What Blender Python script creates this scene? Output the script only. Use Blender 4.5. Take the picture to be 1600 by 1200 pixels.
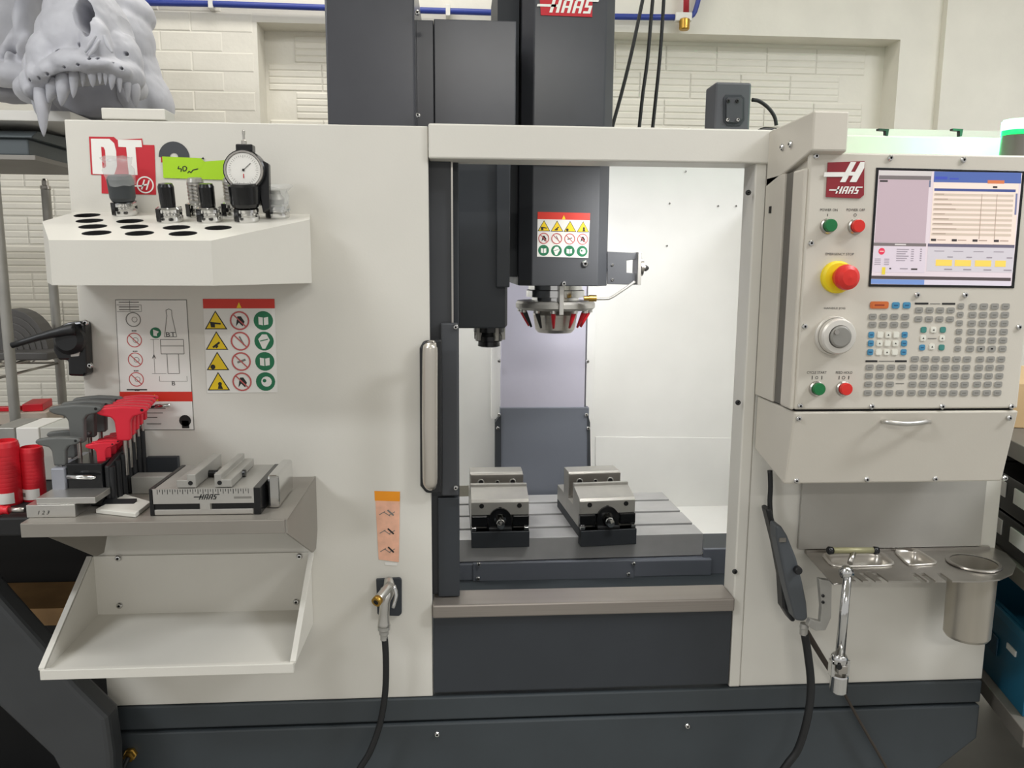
import bpy, bmesh, math, random
from math import sin, cos, tan, pi, radians, atan2, sqrt
from mathutils import Vector, Matrix, Euler
random.seed(7)
for o in list(bpy.data.objects): bpy.data.objects.remove(o)
scn = bpy.context.scene
COL = scn.collection

# ------------------------------------------------------------------ camera
FPX = 1238.0; YAW = radians(4.0); PITCH = radians(8.6); ROLL = radians(0.38); EYE = Vector((0, -1.45, 1.62))
_F = Vector((sin(YAW)*cos(PITCH), cos(YAW)*cos(PITCH), -sin(PITCH)))
_R = Vector((cos(YAW), -sin(YAW), 0)); _U = _R.cross(_F)
CR = _R*cos(ROLL) + _U*sin(ROLL); CU = -_R*sin(ROLL) + _U*cos(ROLL)
cd = bpy.data.cameras.new('camera'); cam = bpy.data.objects.new('camera', cd); COL.objects.link(cam)
cd.sensor_width = 36; cd.lens = FPX/1600*36; cd.clip_start = .02; cd.clip_end = 60
m = Matrix((CR, CU, -_F)).transposed().to_4x4(); m.translation = EYE
cam.matrix_world = m
scn.camera = cam

# ------------------------------------------------------------------ world, exposure
vs = scn.view_settings
vs.view_transform = 'Standard'; vs.look = 'None'; vs.gamma = 1; vs.use_curve_mapping = False
vs.exposure = 0.0
w = bpy.data.worlds.new('world'); scn.world = w; w.use_nodes = True
w.node_tree.nodes['Background'].inputs[0].default_value = (1.0, .985, .96, 1)
w.node_tree.nodes['Background'].inputs[1].default_value = .56
# ceiling lamps of the workshop (fixtures are built further down)
LAMPS = [(-1.05, -.75, 14), (1.15, -.65, 14), (.35, -4.7, 60), (2.6, -1.1, 72), (-2.4, -1.9, 60), (-.4, 1.0, 14), (1.9, .5, 4)]
CEIL = 3.35
for (lx, ly, lp) in LAMPS:
    ld = bpy.data.lights.new('ceiling_lamp_light', 'AREA'); ld.shape = 'RECTANGLE'; ld.size = 1.2; ld.size_y = .28
    ld.energy = lp; ld.color = (1, .97, .92) if abs(lx) < 2 else (.93, .96, 1)
    lo = bpy.data.objects.new('ceiling_lamp_light', ld); COL.objects.link(lo); lo.location = (lx, ly, CEIL-.085)

# ------------------------------------------------------------------ pixel -> world measuring
def ray(px, py): return _F + CR*((px-800)/FPX) - CU*((py-600)/FPX)
def W(px, py, Y):
    d = ray(px, py); return EYE + d*((Y-EYE.y)/d.y)
def onplane(px, py, o, n):
    d = ray(px, py); return EYE + d*((o-EYE).dot(n)/d.dot(n))
def FR(Y):
    return Matrix(((1, 0, 0, 0), (0, 0, -1, Y), (0, 1, 0, 0), (0, 0, 0, 1)))
def P2(px, py, Y):
    v = W(px, py, Y); return (v.x, v.z)
def frame(o, u, v):
    u = u.normalized(); n = u.cross(v).normalized(); v = n.cross(u)
    M = Matrix((u, v, n)).transposed().to_4x4(); M.translation = o; return M
def T(x, y, z): return Matrix.Translation((x, y, z))
def RZ(a): return Matrix.Rotation(a, 4, 'Z')
def RX(a): return Matrix.Rotation(a, 4, 'X')
def RY(a): return Matrix.Rotation(a, 4, 'Y')
I4 = Matrix.Identity(4)

# ------------------------------------------------------------------ materials
MATS = {}
def srgb(c):
    return tuple(((v/255)/12.92 if v/255 <= .04045 else ((v/255+.055)/1.055)**2.4) for v in c)
def mat(name, rgb, rough=.5, metal=0, var=.06, scale=8, bump=0, bscale=120, emit=0, alpha=1, trans=0, coat=0, stretch=None):
    if name in MATS: return MATS[name]
    m = bpy.data.materials.new(name); m.use_nodes = True; nt = m.node_tree; b = nt.nodes['Principled BSDF']
    c = srgb(rgb); b.inputs['Roughness'].default_value = rough; b.inputs['Metallic'].default_value = metal
    tc = nt.nodes.new('ShaderNodeTexCoord'); src = tc.outputs['Object']
    if stretch:
        mp = nt.nodes.new('ShaderNodeMapping'); mp.inputs['Scale'].default_value = stretch
        nt.links.new(src, mp.inputs['Vector']); src = mp.outputs['Vector']
    nz = nt.nodes.new('ShaderNodeTexNoise'); nz.inputs['Scale'].default_value = scale; nz.inputs['Detail'].default_value = 5
    nt.links.new(src, nz.inputs['Vector'])
    cr = nt.nodes.new('ShaderNodeValToRGB'); cr.color_ramp.elements[0].position = .3; cr.color_ramp.elements[1].position = .7
    cr.color_ramp.elements[0].color = tuple(v*(1-var) for v in c)+(1,); cr.color_ramp.elements[1].color = tuple(min(1, v*(1+var)) for v in c)+(1,)
    nt.links.new(nz.outputs['Fac'], cr.inputs['Fac']); nt.links.new(cr.outputs['Color'], b.inputs['Base Color'])
    if bump:
        n2 = nt.nodes.new('ShaderNodeTexNoise'); n2.inputs['Scale'].default_value = bscale; n2.inputs['Detail'].default_value = 3
        nt.links.new(src, n2.inputs['Vector'])
        bp = nt.nodes.new('ShaderNodeBump'); bp.inputs['Strength'].default_value = bump; bp.inputs['Distance'].default_value = .002
        nt.links.new(n2.outputs['Fac'], bp.inputs['Height']); nt.links.new(bp.outputs['Normal'], b.inputs['Normal'])
    if emit:
        nt.links.new(cr.outputs['Color'], b.inputs['Emission Color']); b.inputs['Emission Strength'].default_value = emit
    if trans: b.inputs['Transmission Weight'].default_value = trans
    if alpha < 1: b.inputs['Alpha'].default_value = alpha
    if coat: b.inputs['Coat Weight'].default_value = coat; b.inputs['Coat Roughness'].default_value = .1
    MATS[name] = m; return m
cream = mat('cream_paint', (214, 211, 202), .42, var=.02, bump=.05, bscale=300)
cream2 = mat('console_paint', (204, 198, 186), .4, var=.02, bump=.05, bscale=300)
innerw = mat('enclosure_white', (236, 236, 232), .4, var=.02)
char = mat('charcoal_paint', (64, 66, 70), .55, var=.06, bump=.05, bscale=200)
chargloss = mat('charcoal_gloss', (70, 71, 76), .24, var=.07, bump=.03, bscale=40)
chard = mat('dark_charcoal', (46, 50, 55), .58, var=.08)
plinth = mat('plinth_paint', (56, 62, 66), .45, var=.08, bump=.05, bscale=200)
lav = mat('way_cover_steel', (196, 194, 209), .38, .15, var=.03)
slate = mat('slate_cover', (108, 113, 123), .45, .1, var=.04)
steel = mat('brushed_steel', (186, 182, 176), .3, 1, var=.06, scale=30, stretch=(1, 1, 14))
sheet = mat('galvanised_sheet', (148, 143, 135), .45, .45, var=.06, scale=5)
castst = mat('ground_steel', (165, 163, 157), .38, .4, var=.08, scale=20)
casttb = mat('table_iron', (176, 176, 176), .42, .2, var=.06, scale=18)
chrome = mat('chrome', (215, 215, 214), .12, 1, var=.03)
alum = mat('aluminium', (205, 203, 198), .33, .9, var=.05, scale=25)
black = mat('black_plastic', (24, 25, 27), .45, var=.1)
blackg = mat('black_gloss', (14, 15, 17), .25, var=.1)
hole = mat('bore_shade', (10, 10, 10), .8, var=.1)  # near-black stands in for the shade inside holes and gaps
rubber = mat('black_rubber', (20, 21, 22), .55, var=.1)
red = mat('red_plastic', (206, 28, 42), .4, var=.06)
redb = mat('logo_red', (196, 34, 48), .45, var=.04)
maroon = mat('logo_maroon', (140, 34, 44), .4, var=.04)
whitep = mat('white_print', (240, 238, 232), .5, var=.02)
labelw = mat('label_white', (228, 226, 220), .45, var=.02)
blackp = mat('black_print', (28, 28, 28), .55, var=.05)
greyp = mat('grey_print', (120, 118, 112), .55, var=.05)
warnred = mat('warning_red', (206, 48, 32), .45, var=.04)
warnyel = mat('warning_yellow', (234, 200, 20), .45, var=.04)
prohib = mat('prohibition_red', (190, 90, 88), .5, var=.04)
mand = mat('mandatory_green', (20, 110, 72), .45, var=.04)
lime = mat('lime_tape', (170, 216, 24), .5, var=.05)
orange = mat('orange_print', (238, 150, 20), .5, var=.05)
peach = mat('peach_print', (232, 178, 150), .55, var=.1, scale=60)
brass = mat('brass', (190, 150, 70), .3, .9, var=.1)
greenb = mat('green_button', (20, 112, 60), .35, var=.05)
redbtn = mat('red_button', (214, 44, 36), .35, var=.05)
yel = mat('yellow_ring', (232, 206, 10), .45, var=.05)
bone = mat('grey_print_resin', (190, 191, 198), .6, var=.06, scale=25, bump=.3, bscale=60)
blue = mat('blue_pipe', (48, 66, 150), .4, var=.06)
redpipe = mat('red_pipe', (176, 40, 52), .4, var=.06)
wallp = mat('white_wall_paint', (232, 228, 216), .55, var=.04, scale=6, bump=.5, bscale=45)
concrete = mat('floor_paint', (150, 148, 142), .5, var=.08, scale=4, bump=.1)
ceilm = mat('ceiling_paint', (220, 218, 212), .7)
teal = mat('teal_crate', (16, 92, 120), .45, var=.08)
shelfgrey = mat('shelf_grey', (104, 100, 93), .5, var=.08)
ply = mat('plywood', (176, 138, 92), .6, var=.12, scale=20)
voidb = mat('bench_and_shade_black', (18, 18, 19), .6, var=.1)  # bench black, also laid in as shade under the cart and in the shelving
keyg = mat('key_grey', (150, 148, 142), .5, var=.04)
keyf = mat('key_frame', (184, 181, 172), .5, var=.03)
keyw = mat('key_white', (228, 226, 214), .5, var=.03)
keyb = mat('key_blue', (70, 140, 178), .5, var=.04)
keygr = mat('key_green', (66, 134, 126), .5, var=.04)
keyo = mat('key_orange', (206, 108, 52), .5, var=.04)
plast = mat('clear_plastic', (225, 228, 228), .2, var=.05, alpha=.28)
pinkbag = mat('pink_bag', (240, 190, 188), .35, var=.1, scale=40, alpha=.55)
def scr(n, c): return mat('screen_'+n, c, .3, var=.01, emit=.22)

# ------------------------------------------------------------------ mesh building
WO = {}
class MB:
    def __init__(s): s.v = []; s.f = []; s.mi = []; s.sm = []; s.mats = []
    def m(s, mt):
        if mt not in s.mats: s.mats.append(mt)
        return s.mats.index(mt)
    def face(s, idx, mt, smooth=False): s.f.append(tuple(idx)); s.mi.append(s.m(mt)); s.sm.append(smooth)
    def add(s, pts, M=I4):
        b = len(s.v); s.v += [M @ Vector(p) for p in pts]; return b
    def prism(s, M, pts, c0, c1, mt, top=None, side=None):
        # outline in the frame's plane, extruded from c0 (back) to c1 (front)
        A = sum(pts[i][0]*pts[(i+1) % len(pts)][1]-pts[(i+1) % len(pts)][0]*pts[i][1] for i in range(len(pts)))
        if A < 0: pts = pts[::-1]
        n = len(pts); b = s.add([(p[0], p[1], c0) for p in pts]+[(p[0], p[1], c1) for p in pts], M)
        s.face([b+i for i in range(n)][::-1], mt); s.face([b+n+i for i in range(n)], top or mt)
        for i in range(n):
            j = (i+1) % n; s.face((b+i, b+j, b+n+j, b+n+i), side or mt)
        return s
    def box(s, M, a0, b0, c0, a1, b1, c1, mt):
        return s.prism(M, [(min(a0, a1), min(b0, b1)), (max(a0, a1), min(b0, b1)), (max(a0, a1), max(b0, b1)), (min(a0, a1), max(b0, b1))], min(c0, c1), max(c0, c1), mt)
    def lathe(s, M, prof, mt, seg=20, smooth=False, a=0, b=0, share=False):
        rings = []
        for (r, h) in prof:
            rings.append(s.add([(a+r*cos(2*pi*i/seg), b+r*sin(2*pi*i/seg), h) for i in range(seg)], M))
        for k in range(len(prof)-1):
            r0, r1 = rings[k], rings[k+1]
            if not share and k > 0:
                r, h = prof[k]; r0 = s.add([(a+r*cos(2*pi*i/seg), b+r*sin(2*pi*i/seg), h) for i in range(seg)], M)
            flat = abs(prof[k][1]-prof[k+1][1]) < 1e-7
            for i in range(seg):
                j = (i+1) % seg
                if prof[k][0] < 1e-7: s.face((r0+i, r1+j, r1+i), mt, not flat)
                elif prof[k+1][0] < 1e-7: s.face((r0+i, r0+j, r1+i), mt, not flat)
                else: s.face((r0+i, r0+j, r1+j, r1+i), mt, not flat or share)
        return s
    def cyl(s, M, a, b, c0, c1, r, mt, seg=20, r2=None):
        r2 = r if r2 is None else r2
        return s.lathe(M, [(0, c0), (r, c0), (r2, c1), (0, c1)], mt, seg, a=a, b=b)
    def disc(s, M, a, b, c, r, mt, seg=20):
        i0 = s.add([(a+r*cos(2*pi*i/seg), b+r*sin(2*pi*i/seg), c) for i in range(seg)], M); s.face(range(i0, i0+seg), mt); return s
    def ring(s, M, a, b, c, r0, r1, mt, seg=24):
        i0 = s.add([(a+r*cos(2*pi*i/seg), b+r*sin(2*pi*i/seg), c) for r in (r0, r1) for i in range(seg)], M)
        for i in range(seg):
            j = (i+1) % seg; s.face((i0+i, i0+j, i0+seg+j, i0+seg+i)[::-1], mt)
        return s
    def poly(s, M, pts, c, mt):
        A = sum(pts[i][0]*pts[(i+1) % len(pts)][1]-pts[(i+1) % len(pts)][0]*pts[i][1] for i in range(len(pts)))
        if A < 0: pts = pts[::-1]
        i0 = s.add([(p[0], p[1], c) for p in pts], M); s.face(range(i0, i0+len(pts)), mt); return s
    def line(s, M, p, q, wd, c, mt):
        d = Vector((q[0]-p[0], q[1]-p[1])); L = d.length or 1e-6; n = Vector((-d.y, d.x))*(wd/2/L)
        return s.poly(M, [(p[0]+n.x, p[1]+n.y), (p[0]-n.x, p[1]-n.y), (q[0]-n.x, q[1]-n.y), (q[0]+n.x, q[1]+n.y)], c, mt)
    def tube(s, pts, r, mt, seg=10, smooth=4, caps=True):
        pts = [Vector(p) for p in pts]
        rs = r if isinstance(r, (list, tuple)) else [r]*len(pts)
        if smooth > 1 and len(pts) > 2:
            q = []; qr = []
            for i in range(len(pts)-1):
                p0 = pts[max(i-1, 0)]; p1 = pts[i]; p2 = pts[i+1]; p3 = pts[min(i+2, len(pts)-1)]
                for k in range(smooth):
                    t = k/smooth
                    q.append(.5*((2*p1)+(p2-p0)*t+(2*p0-5*p1+4*p2-p3)*t*t+(3*p1-p0-3*p2+p3)*t**3)); qr.append(rs[i]*(1-t)+rs[i+1]*t)
            q.append(pts[-1]); qr.append(rs[-1]); pts, rs = q, qr
        tg = [(pts[min(i+1, len(pts)-1)]-pts[max(i-1, 0)]).normalized() for i in range(len(pts))]
        ref = Vector((0, 0, 1)) if abs(tg[0].z) < .9 else Vector((1, 0, 0))
        u = tg[0].cross(ref).normalized(); prev = None
        for i, p in enumerate(pts):
            u = (u-tg[i]*u.dot(tg[i])).normalized(); v = tg[i].cross(u)
            b = s.add([p+(u*cos(2*pi*k/seg)+v*sin(2*pi*k/seg))*rs[i] for k in range(seg)])
            if prev is not None:
                for k in range(seg):
                    j = (k+1) % seg; s.face((prev+k, prev+j, b+j, b+k), mt, True)
            elif caps: s.face([b+k for k in range(seg)][::-1], mt)
            prev = b
        if caps: s.face([prev+k for k in range(seg)], mt)
        return s
    def text(s, M, txt, a, b, c, h, mt, width=None, shear=0, align='CENTER', bold=0):
        cu = bpy.data.curves.new('t', 'FONT'); cu.body = txt; cu.resolution_u = 2; cu.offset = bold
        ob = bpy.data.objects.new('t', cu); COL.objects.link(ob)
        dg = bpy.context.evaluated_depsgraph_get(); me = bpy.data.meshes.new_from_object(ob.evaluated_get(dg))
        bpy.data.objects.remove(ob); bpy.data.curves.remove(cu)
        xs = [v.co.x for v in me.vertices]; ys = [v.co.y for v in me.vertices]
        if not xs: return s
        x0, x1, y0, y1 = min(xs), max(xs), min(ys), max(ys); sy = h/(y1-y0); sx = sy if width is None else width/(x1-x0)
        i0 = s.add([(a+(v.co.x-(x0+x1)/2)*sx+shear*(v.co.y-y0)*sy, b+(v.co.y-(y0+y1)/2)*sy, c) for v in me.vertices], M)
        for p in me.polygons: s.face([i0+i for i in p.vertices], mt)
        bpy.data.meshes.remove(me); return s
    def mesh(s, name, org):
        me = bpy.data.meshes.new(name); me.from_pydata([v-org for v in s.v], [], s.f)
        for mt in s.mats: me.materials.append(mt)
        me.polygons.foreach_set('material_index', s.mi); me.polygons.foreach_set('use_smooth', s.sm); me.update(); return me
    def build(s, name, parent=None, bevel=0, label=None, seg=2, org=None, fixn=False):
        if org is None:
            xs = [v.x for v in s.v]; ys = [v.y for v in s.v]; zs = [v.z for v in s.v]
            org = Vector(((min(xs)+max(xs))/2, (min(ys)+max(ys))/2, min(zs)))
        me = s.mesh(name, org); o = bpy.data.objects.new(name, me); return place(o, org, parent, bevel, label, seg)
def place(o, org, parent=None, bevel=0, label=None, seg=2):
    COL.objects.link(o)
    if parent: o.parent = parent; o.location = org-WO[parent.name]
    else: o.location = org
    WO[o.name] = org.copy()
    if bevel:
        b = o.modifiers.new('bevel', 'BEVEL'); b.width = bevel; b.segments = seg; b.limit_method = 'ANGLE'; b.angle_limit = radians(40); b.harden_normals = False
    if label: o['label'] = label
    return o
def tag(o, label, cat, group=None):
    o['label'] = label; o['category'] = cat
    if group: o['group'] = group
    return o
def struct(o): o['kind'] = 'structure'; return o
def thing(name, loc, label, cat, group=None):
    o = bpy.data.objects.new(name, None); COL.objects.link(o); o.location = loc; WO[o.name] = Vector(loc); o.empty_display_size = .05
    return tag(o, label, cat, group)
def inst(src, org, parent, name=None):
    o = bpy.data.objects.new(name or src.name.split('.')[0], src.data); return place(o, org, parent)
def fbox(px0, py0, px1, py1, Y, d, mt, mb=None):
    # box whose front face (plane Y) covers the given rectangle; d = depth behind it
    mx, my = (px0+px1)/2, (py0+py1)/2
    mb = mb or MB(); mb.box(FR(Y), W(px0, my, Y).x, W(mx, py0, Y).z, -d, W(px1, my, Y).x, W(mx, py1, Y).z, 0, mt); return mb
def pts(Y, *l): return [P2(x, y, Y) for x, y in l]
_scr = {}
def screw(parent, px, py, Y, r=.0055, mt=None, n=(0, -1, 0), pos=None):
    mt = mt or chrome; key = (mt.name, round(r, 5), n)
    if key not in _scr:
        M = frame(Vector(), Vector((1, 0, 0)), Vector((0, 0, 1))) if n == (0, -1, 0) else frame(Vector(), Vector((0, -1, 0)), Vector((0, 0, 1)))
        mb = MB(); mb.lathe(M, [(r, -.001), (r, r*.35), (r*.75, r*.7), (r*.4, r*.75)], mt, 12); mb.lathe(M, [(r*.4, r*.75), (r*.36, r*.3), (0, r*.3)], hole, 6)
        _scr[key] = mb.mesh('screw', Vector())
    o = bpy.data.objects.new('screw', _scr[key]); return place(o, pos if pos is not None else W(px, py, Y), parent)
def haas(mb, M, a0, b0, wd, h, c, mt, shear=.28):
    R = [(-.34, .40, .12, .58), (0, 0, .075, 1), (.155, 0, .23, 1), (.075, .40, .155, .58), (.28, 0, .35, .86), (.43, 0, .50, 1), (.30, .84, .43, 1), (.35, .36, .43, .5),
         (.55, 0, .62, .86), (.70, 0, .77, 1), (.57, .84, .70, 1), (.62, .36, .70, .5), (.82, 0, 1.0, .16), (.93, .16, 1.0, .56), (.82, .42, .93, .56), (.82, .56, .89, 1), (.89, .84, 1.12, 1)]
    for (x0, y0, x1, y1) in R:
        mb.poly(M, [(a0+x*wd+shear*y*h, b0+y*h) for x, y in ((x0, y0), (x1, y0), (x1, y1), (x0, y1))], c, mt)

# ================================================================== ROOM
YW = 1.62                         # back wall face; the alcove lies deeper
AL = .11
floor = struct(MB().box(I4, -4, -6, -.06, 5, YW+.6, 0, concrete).build('floor'))
ceil = struct(MB().box(I4, -4, -6, CEIL, 5, YW+.6, CEIL+.08, ceilm).build('ceiling'))
ax0 = W(404, 110, YW).x; ax1 = W(1402, 130, YW).x; az1 = W(900, 48, YW).z
wb = MB()
wb.box(I4, -4, YW, 0, ax0, YW+.4, CEIL, wallp); wb.box(I4, ax1, YW, 0, 5, YW+.4, CEIL, wallp)
wb.box(I4, ax0, YW, az1, ax1, YW+.4, CEIL, wallp); wb.box(I4, ax0, YW+AL, 0, ax1, YW+.4, az1, wallp)
wx_ = W(1466, 100, YW).x; wb.box(I4, wx_, YW-.03, 0, 5, YW, CEIL, wallp)
wall = struct(wb.build('wall_back'))
def piece_mesh(name, L, H, D, grooves):
    # a painted brick or scored clay block: front face swells from the joints
    mb = MB(); M = FR(0); e = .004
    if not grooves:
        b = mb.add([(0, 0, 0), (L, 0, 0), (L, H, 0), (0, H, 0), (e, e, D), (L-e, e, D), (L-e, H-e, D), (e, H-e, D)], M)
        for q in ((0, 1, 5, 4), (1, 2, 6, 5), (2, 3, 7, 6), (3, 0, 4, 7), (4, 5, 6, 7)): mb.face([b+i for i in q], wallp)
    else:
        ys = [0]; cs = [0]; n = grooves
        for k in range(n):
            y0 = H*k/n; y1 = H*(k+1)/n; ys += [y0+.004, y1-.005]; cs += [D, D]
            ys += [y1-.001]; cs += [D*.25]
        ys[-1] = H; cs[-1] = 0
        m_ = len(ys); b = mb.add([(0, y, c*.6) for y, c in zip(ys, cs)]+[(e, y, c) for y, c in zip(ys, cs)]+[(L-e, y, c) for y, c in zip(ys, cs)]+[(L, y, c*.6) for y, c in zip(ys, cs)], M)
        for k in range(3):
            for i in range(m_-1): mb.face((b+k*m_+i, b+(k+1)*m_+i, b+(k+1)*m_+i+1, b+k*m_+i+1), wallp)
    return mb.mesh(name, Vector())
brm = [piece_mesh('brick', .2165, .0665, d, 0) for d in (.0015, .0025, .0035)]
blm = [piece_mesh('block', .196, .098, d, 4) for d in (.0025, .0035, .0045)]
def course(name, meshes, L, H, x0, x1, z0, z1, y, clipx=True):
    z = z0; r = 0
    while z+H < z1+.005:
        x = x0-(r % 2)*L/2 if not clipx else x0+(r % 2)*L/2
        while x+L < x1+.01:
            if x >= x0-.001 or not clipx:
                o = bpy.data.objects.new(name, random.choice(meshes)); place(o, Vector((x+.002, y, z+.002)), wall)
            x += L
        z += H; r += 1
course('brick', brm, .218, .068, ax0-.67, ax0, W(300, 205, YW).z-.2, az1+.17, YW)
course('block', blm, .2, .102, ax0-1.35, ax0-.55, W(60, 680, YW).z, W(60, 235, YW).z, YW)
course('block', blm, .2, .102, ax0+.01, ax0+.45, W(460, 230, YW+AL).z, az1-.01, YW+AL)
course('block', blm, .2, .102, W(940, 120, YW+AL).x-.25, ax1-.06, W(1100, 240, YW+AL).z, az1-.01, YW+AL)
for i, (lx, ly, lp) in enumerate(LAMPS):
    nm = ['nearest the left of the machine', 'nearest the right of the machine', 'behind the viewer', 'far right behind the viewer', 'far left behind the viewer', 'over the rear of the machine', 'over the shelving at right'][i]
    t = thing('ceiling_lamp', (lx, ly, CEIL-.08), 'white linear ceiling lamp '+nm, 'lamp', 'workshop ceiling lamps')
    MB().box(I4, lx-.62, ly-.16, CEIL-.075, lx+.62, ly+.16, CEIL, labelw).build('housing', t, .004)
    mb = MB()
    for s_ in (-1, 1): mb.box(I4, lx-.64, ly+s_*.165-.008, CEIL-.09, lx+.64, ly+s_*.165+.008, CEIL-.02, labelw)
    mb.build('side_rail', t)

# ================================================================== MACHINE
X0 = W(100, 190, 0).x; XO0 = W(672, 590, 0).x; XO1 = W(1149, 880, 0).x; XJ = W(1166, 590, 0).x; X1 = W(1536, 1055, 0).x
ZT = W(400, 192, 0).z; ZH0 = W(920, 252, 0).z; ZS1 = W(910, 937, 0).z; ZS0 = W(910, 957, 0).z; ZB = W(420, 1096, 0).z; ZP = W(700, 1126, 0).z
MT = .022; MD = 1.3
mc = thing('machining_center', ((X0+X1)/2, .5, 0), 'cream and charcoal milling machine enclosure with open door and bright interior', 'machine')
def part(mb, name, bevel=0, label=None, parent=None): return mb.build(name, parent or mc, bevel, label)
F0 = FR(0)
part(MB().box(F0, X0, ZB, -MT, XO0, ZT, 0, cream), 'left_front_panel', .002)
part(MB().box(F0, XO1, ZB, -.06, XJ+.02, ZH0+.004, 0, cream), 'door_jamb', .003)
part(MB().box(F0, XJ+.02, ZB, -MT, X1, ZT-.002, -.002, cream), 'right_front_panel', .002)
part(MB().box(F0, XO0+.001, ZH0, -.07, XJ+.024, ZT+.004, .006, cream), 'header_beam', .003)
part(MB().box(F0, XJ+.026, ZH0+.01, -.05, XJ+.056, ZT+.006, .004, cream), 'header_end_cap', .002)
# enclosure shell
part(MB().box(I4, X0, MT, ZB, X0+.02, MD, ZT, cream), 'left_side_wall')
part(MB().box(I4, X1-.02, MT, ZB, X1, MD, ZT, cream), 'right_side_wall')
part(MB().box(I4, XO0-.3, .045, ZB+.1, XO0-.28, 1.16, ZT-.03, innerw), 'inner_left_wall')
XI1 = W(1150, 600, .9).x+.12
part(MB().box(I4, XI1, .07, ZB+.1, XI1+.02, 1.16, ZT-.03, innerw), 'inner_right_wall')
part(MB().box(I4, XO0-.28, 1.14, ZB+.1, XI1, 1.16, W(1050, 232, 1.14).z, innerw), 'inner_back_wall')
# chip pan: sloping floor
mb = MB(); zc = W(1120, 850, .8).z
mb.prism(frame(Vector((XO0-.28, 0, 0)), Vector((0, 1, 0)), Vector((0, 0, 1))), [(.05, ZS1-.24), (.55, W(900, 935, .55).z-.03), (.75, W(1120, 870, .75).z), (1.0, W(1120, 815, 1.0).z), (1.14, W(1120, 790, 1.14).z), (1.14, zc-.2), (.05, ZS1-.3)], 0, XI1-XO0+.28, innerw); part(mb, 'chip_pan')
mb = MB(); mb.prism(FR(1.139), pts(1.139, (930, 1000), (1165, 1000), (1165, 684), (930, 682)), 0, .003, innerw); part(mb, 'back_wall_flange', .002)
# sill and lower door panel
part(MB().box(F0, XO0+.001, ZS0, -.06, XO1-.001, ZS1, .012, mat('sill_steel', (150, 143, 136), .4, .6, var=.06, scale=30, stretch=(.1, 1, 14))), 'door_sill', .003)
part(MB().box(F0, XO0+.002, ZB+.008, -.03, XO1-.002, ZS0-.001, .002, chard), 'lower_apron_panel', .002)
# plinth with cut lower corner
part(MB().box(I4, X0+.0, -.004, ZP+.004, X1-.003, MD, ZB-.001, plinth), 'upper_plinth', .003)
zc1 = W(1527, 1150, 0).z
mb = MB(); mb.prism(F0, [(X0+.008, .0), (X1-.34, .0), (X1-.34, zc1-.28), (X1-.005, zc1), (X1-.005, ZP), (X0+.008, ZP)], -MD, .008, plinth); part(mb, 'lower_plinth', .004)
for q in ((683, 1147), (1074, 1134), (183, 1176)): screw(mc, q[0], q[1], -.009)
# ---- things on the roof line
part(fbox(158, 169, 258, 187, .03, .05, cream), 'roof_hatch_edge', .002)
part(fbox(1320, 213, 1610, 262, .05, .3, cream), 'electrical_cabinet', .003)
part(fbox(1322, 203, 1610, 215, .35, .03, cream), 'cabinet_rear_lip')
for px in (1382, 1497):
    mb = MB(); mb.prism(FR(.06), pts(.06, (px-13, 202), (px+3, 203), (px+1, 214), (px-2, 214), (px-2, 206), (px-13, 205)), 0, .01, black); part(mb, 'cable_hook')
# ---- dark door strip left of the opening
DY = .035
mb = MB(); mb.box(FR(DY), W(667, 590, DY).x-.1, ZS1+.002, -.02, W(706, 400, DY).x, ZH0+.02, 0, char); dr = part(mb, 'sliding_door', .002)
mb = MB(); mb.box(FR(DY), W(706, 400, DY).x, ZS1+.002, -.05, W(720, 400, DY).x-.004, ZH0+.02, -.012, chard); part(mb, 'door_edge_channel', .002)
mb = MB(); x_ = W(706.5, 400, DY).x; mb.box(FR(DY), x_-.0015, W(700, 505, DY).z, -.001, x_+.002, ZH0, .004, steel); part(mb, 'door_edge_trim')
D2 = DY-.015
mb = MB(); mb.box(FR(D2), W(689, 640, D2).x, W(700, 775, D2).z, -.016, W(716, 640, D2).x, W(700, 505, D2).z, .0, char)
hp = part(mb, 'handle_mounting_plate', .003)
for q in ((712, 511), (712, 762)): screw(mc, q[0], q[1], D2-.001, .005)
# bow handle
HY = -.045
mb = MB(); mb.tube([W(674, 537, HY+.01), W(673, 541, HY), W(672, 552, HY-.002), W(671.5, 650, HY-.002), W(672, 746, HY-.002), W(672.5, 757, HY), W(673, 761, HY+.01)], [.004, .0105, .0135, .014, .0135, .0105, .004], mat('satin_handle', (196, 190, 180), .3, .6, var=.03), 14, 5)
part(mb, 'door_handle', label='polished steel bow handle')
for py in (556, 742): part(MB().cyl(FR(-.012), *P2(673, py, -.012), 0, .025, .008, steel, 12), 'handle_post')
mb = MB(); mb.prism(FR(-.003), pts(-.003, (662, 532), (690, 529), (690, 769), (666, 768), (657, 757), (656, 543)), 0, .012, black); part(mb, 'handle_back_plate', .004)
mb = MB(); mb.box(FR(DY), W(707, 850, DY).x-.028, ZS1+.002, .0, W(718, 850, DY).x, W(700, 775, DY).z, .012, chard); part(mb, 'lower_door_stile', .002)
for q in ((1169, 301), (1153, 629), (1148, 893)): screw(mc, q[0], q[1], -.001, .005, blackp)
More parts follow.
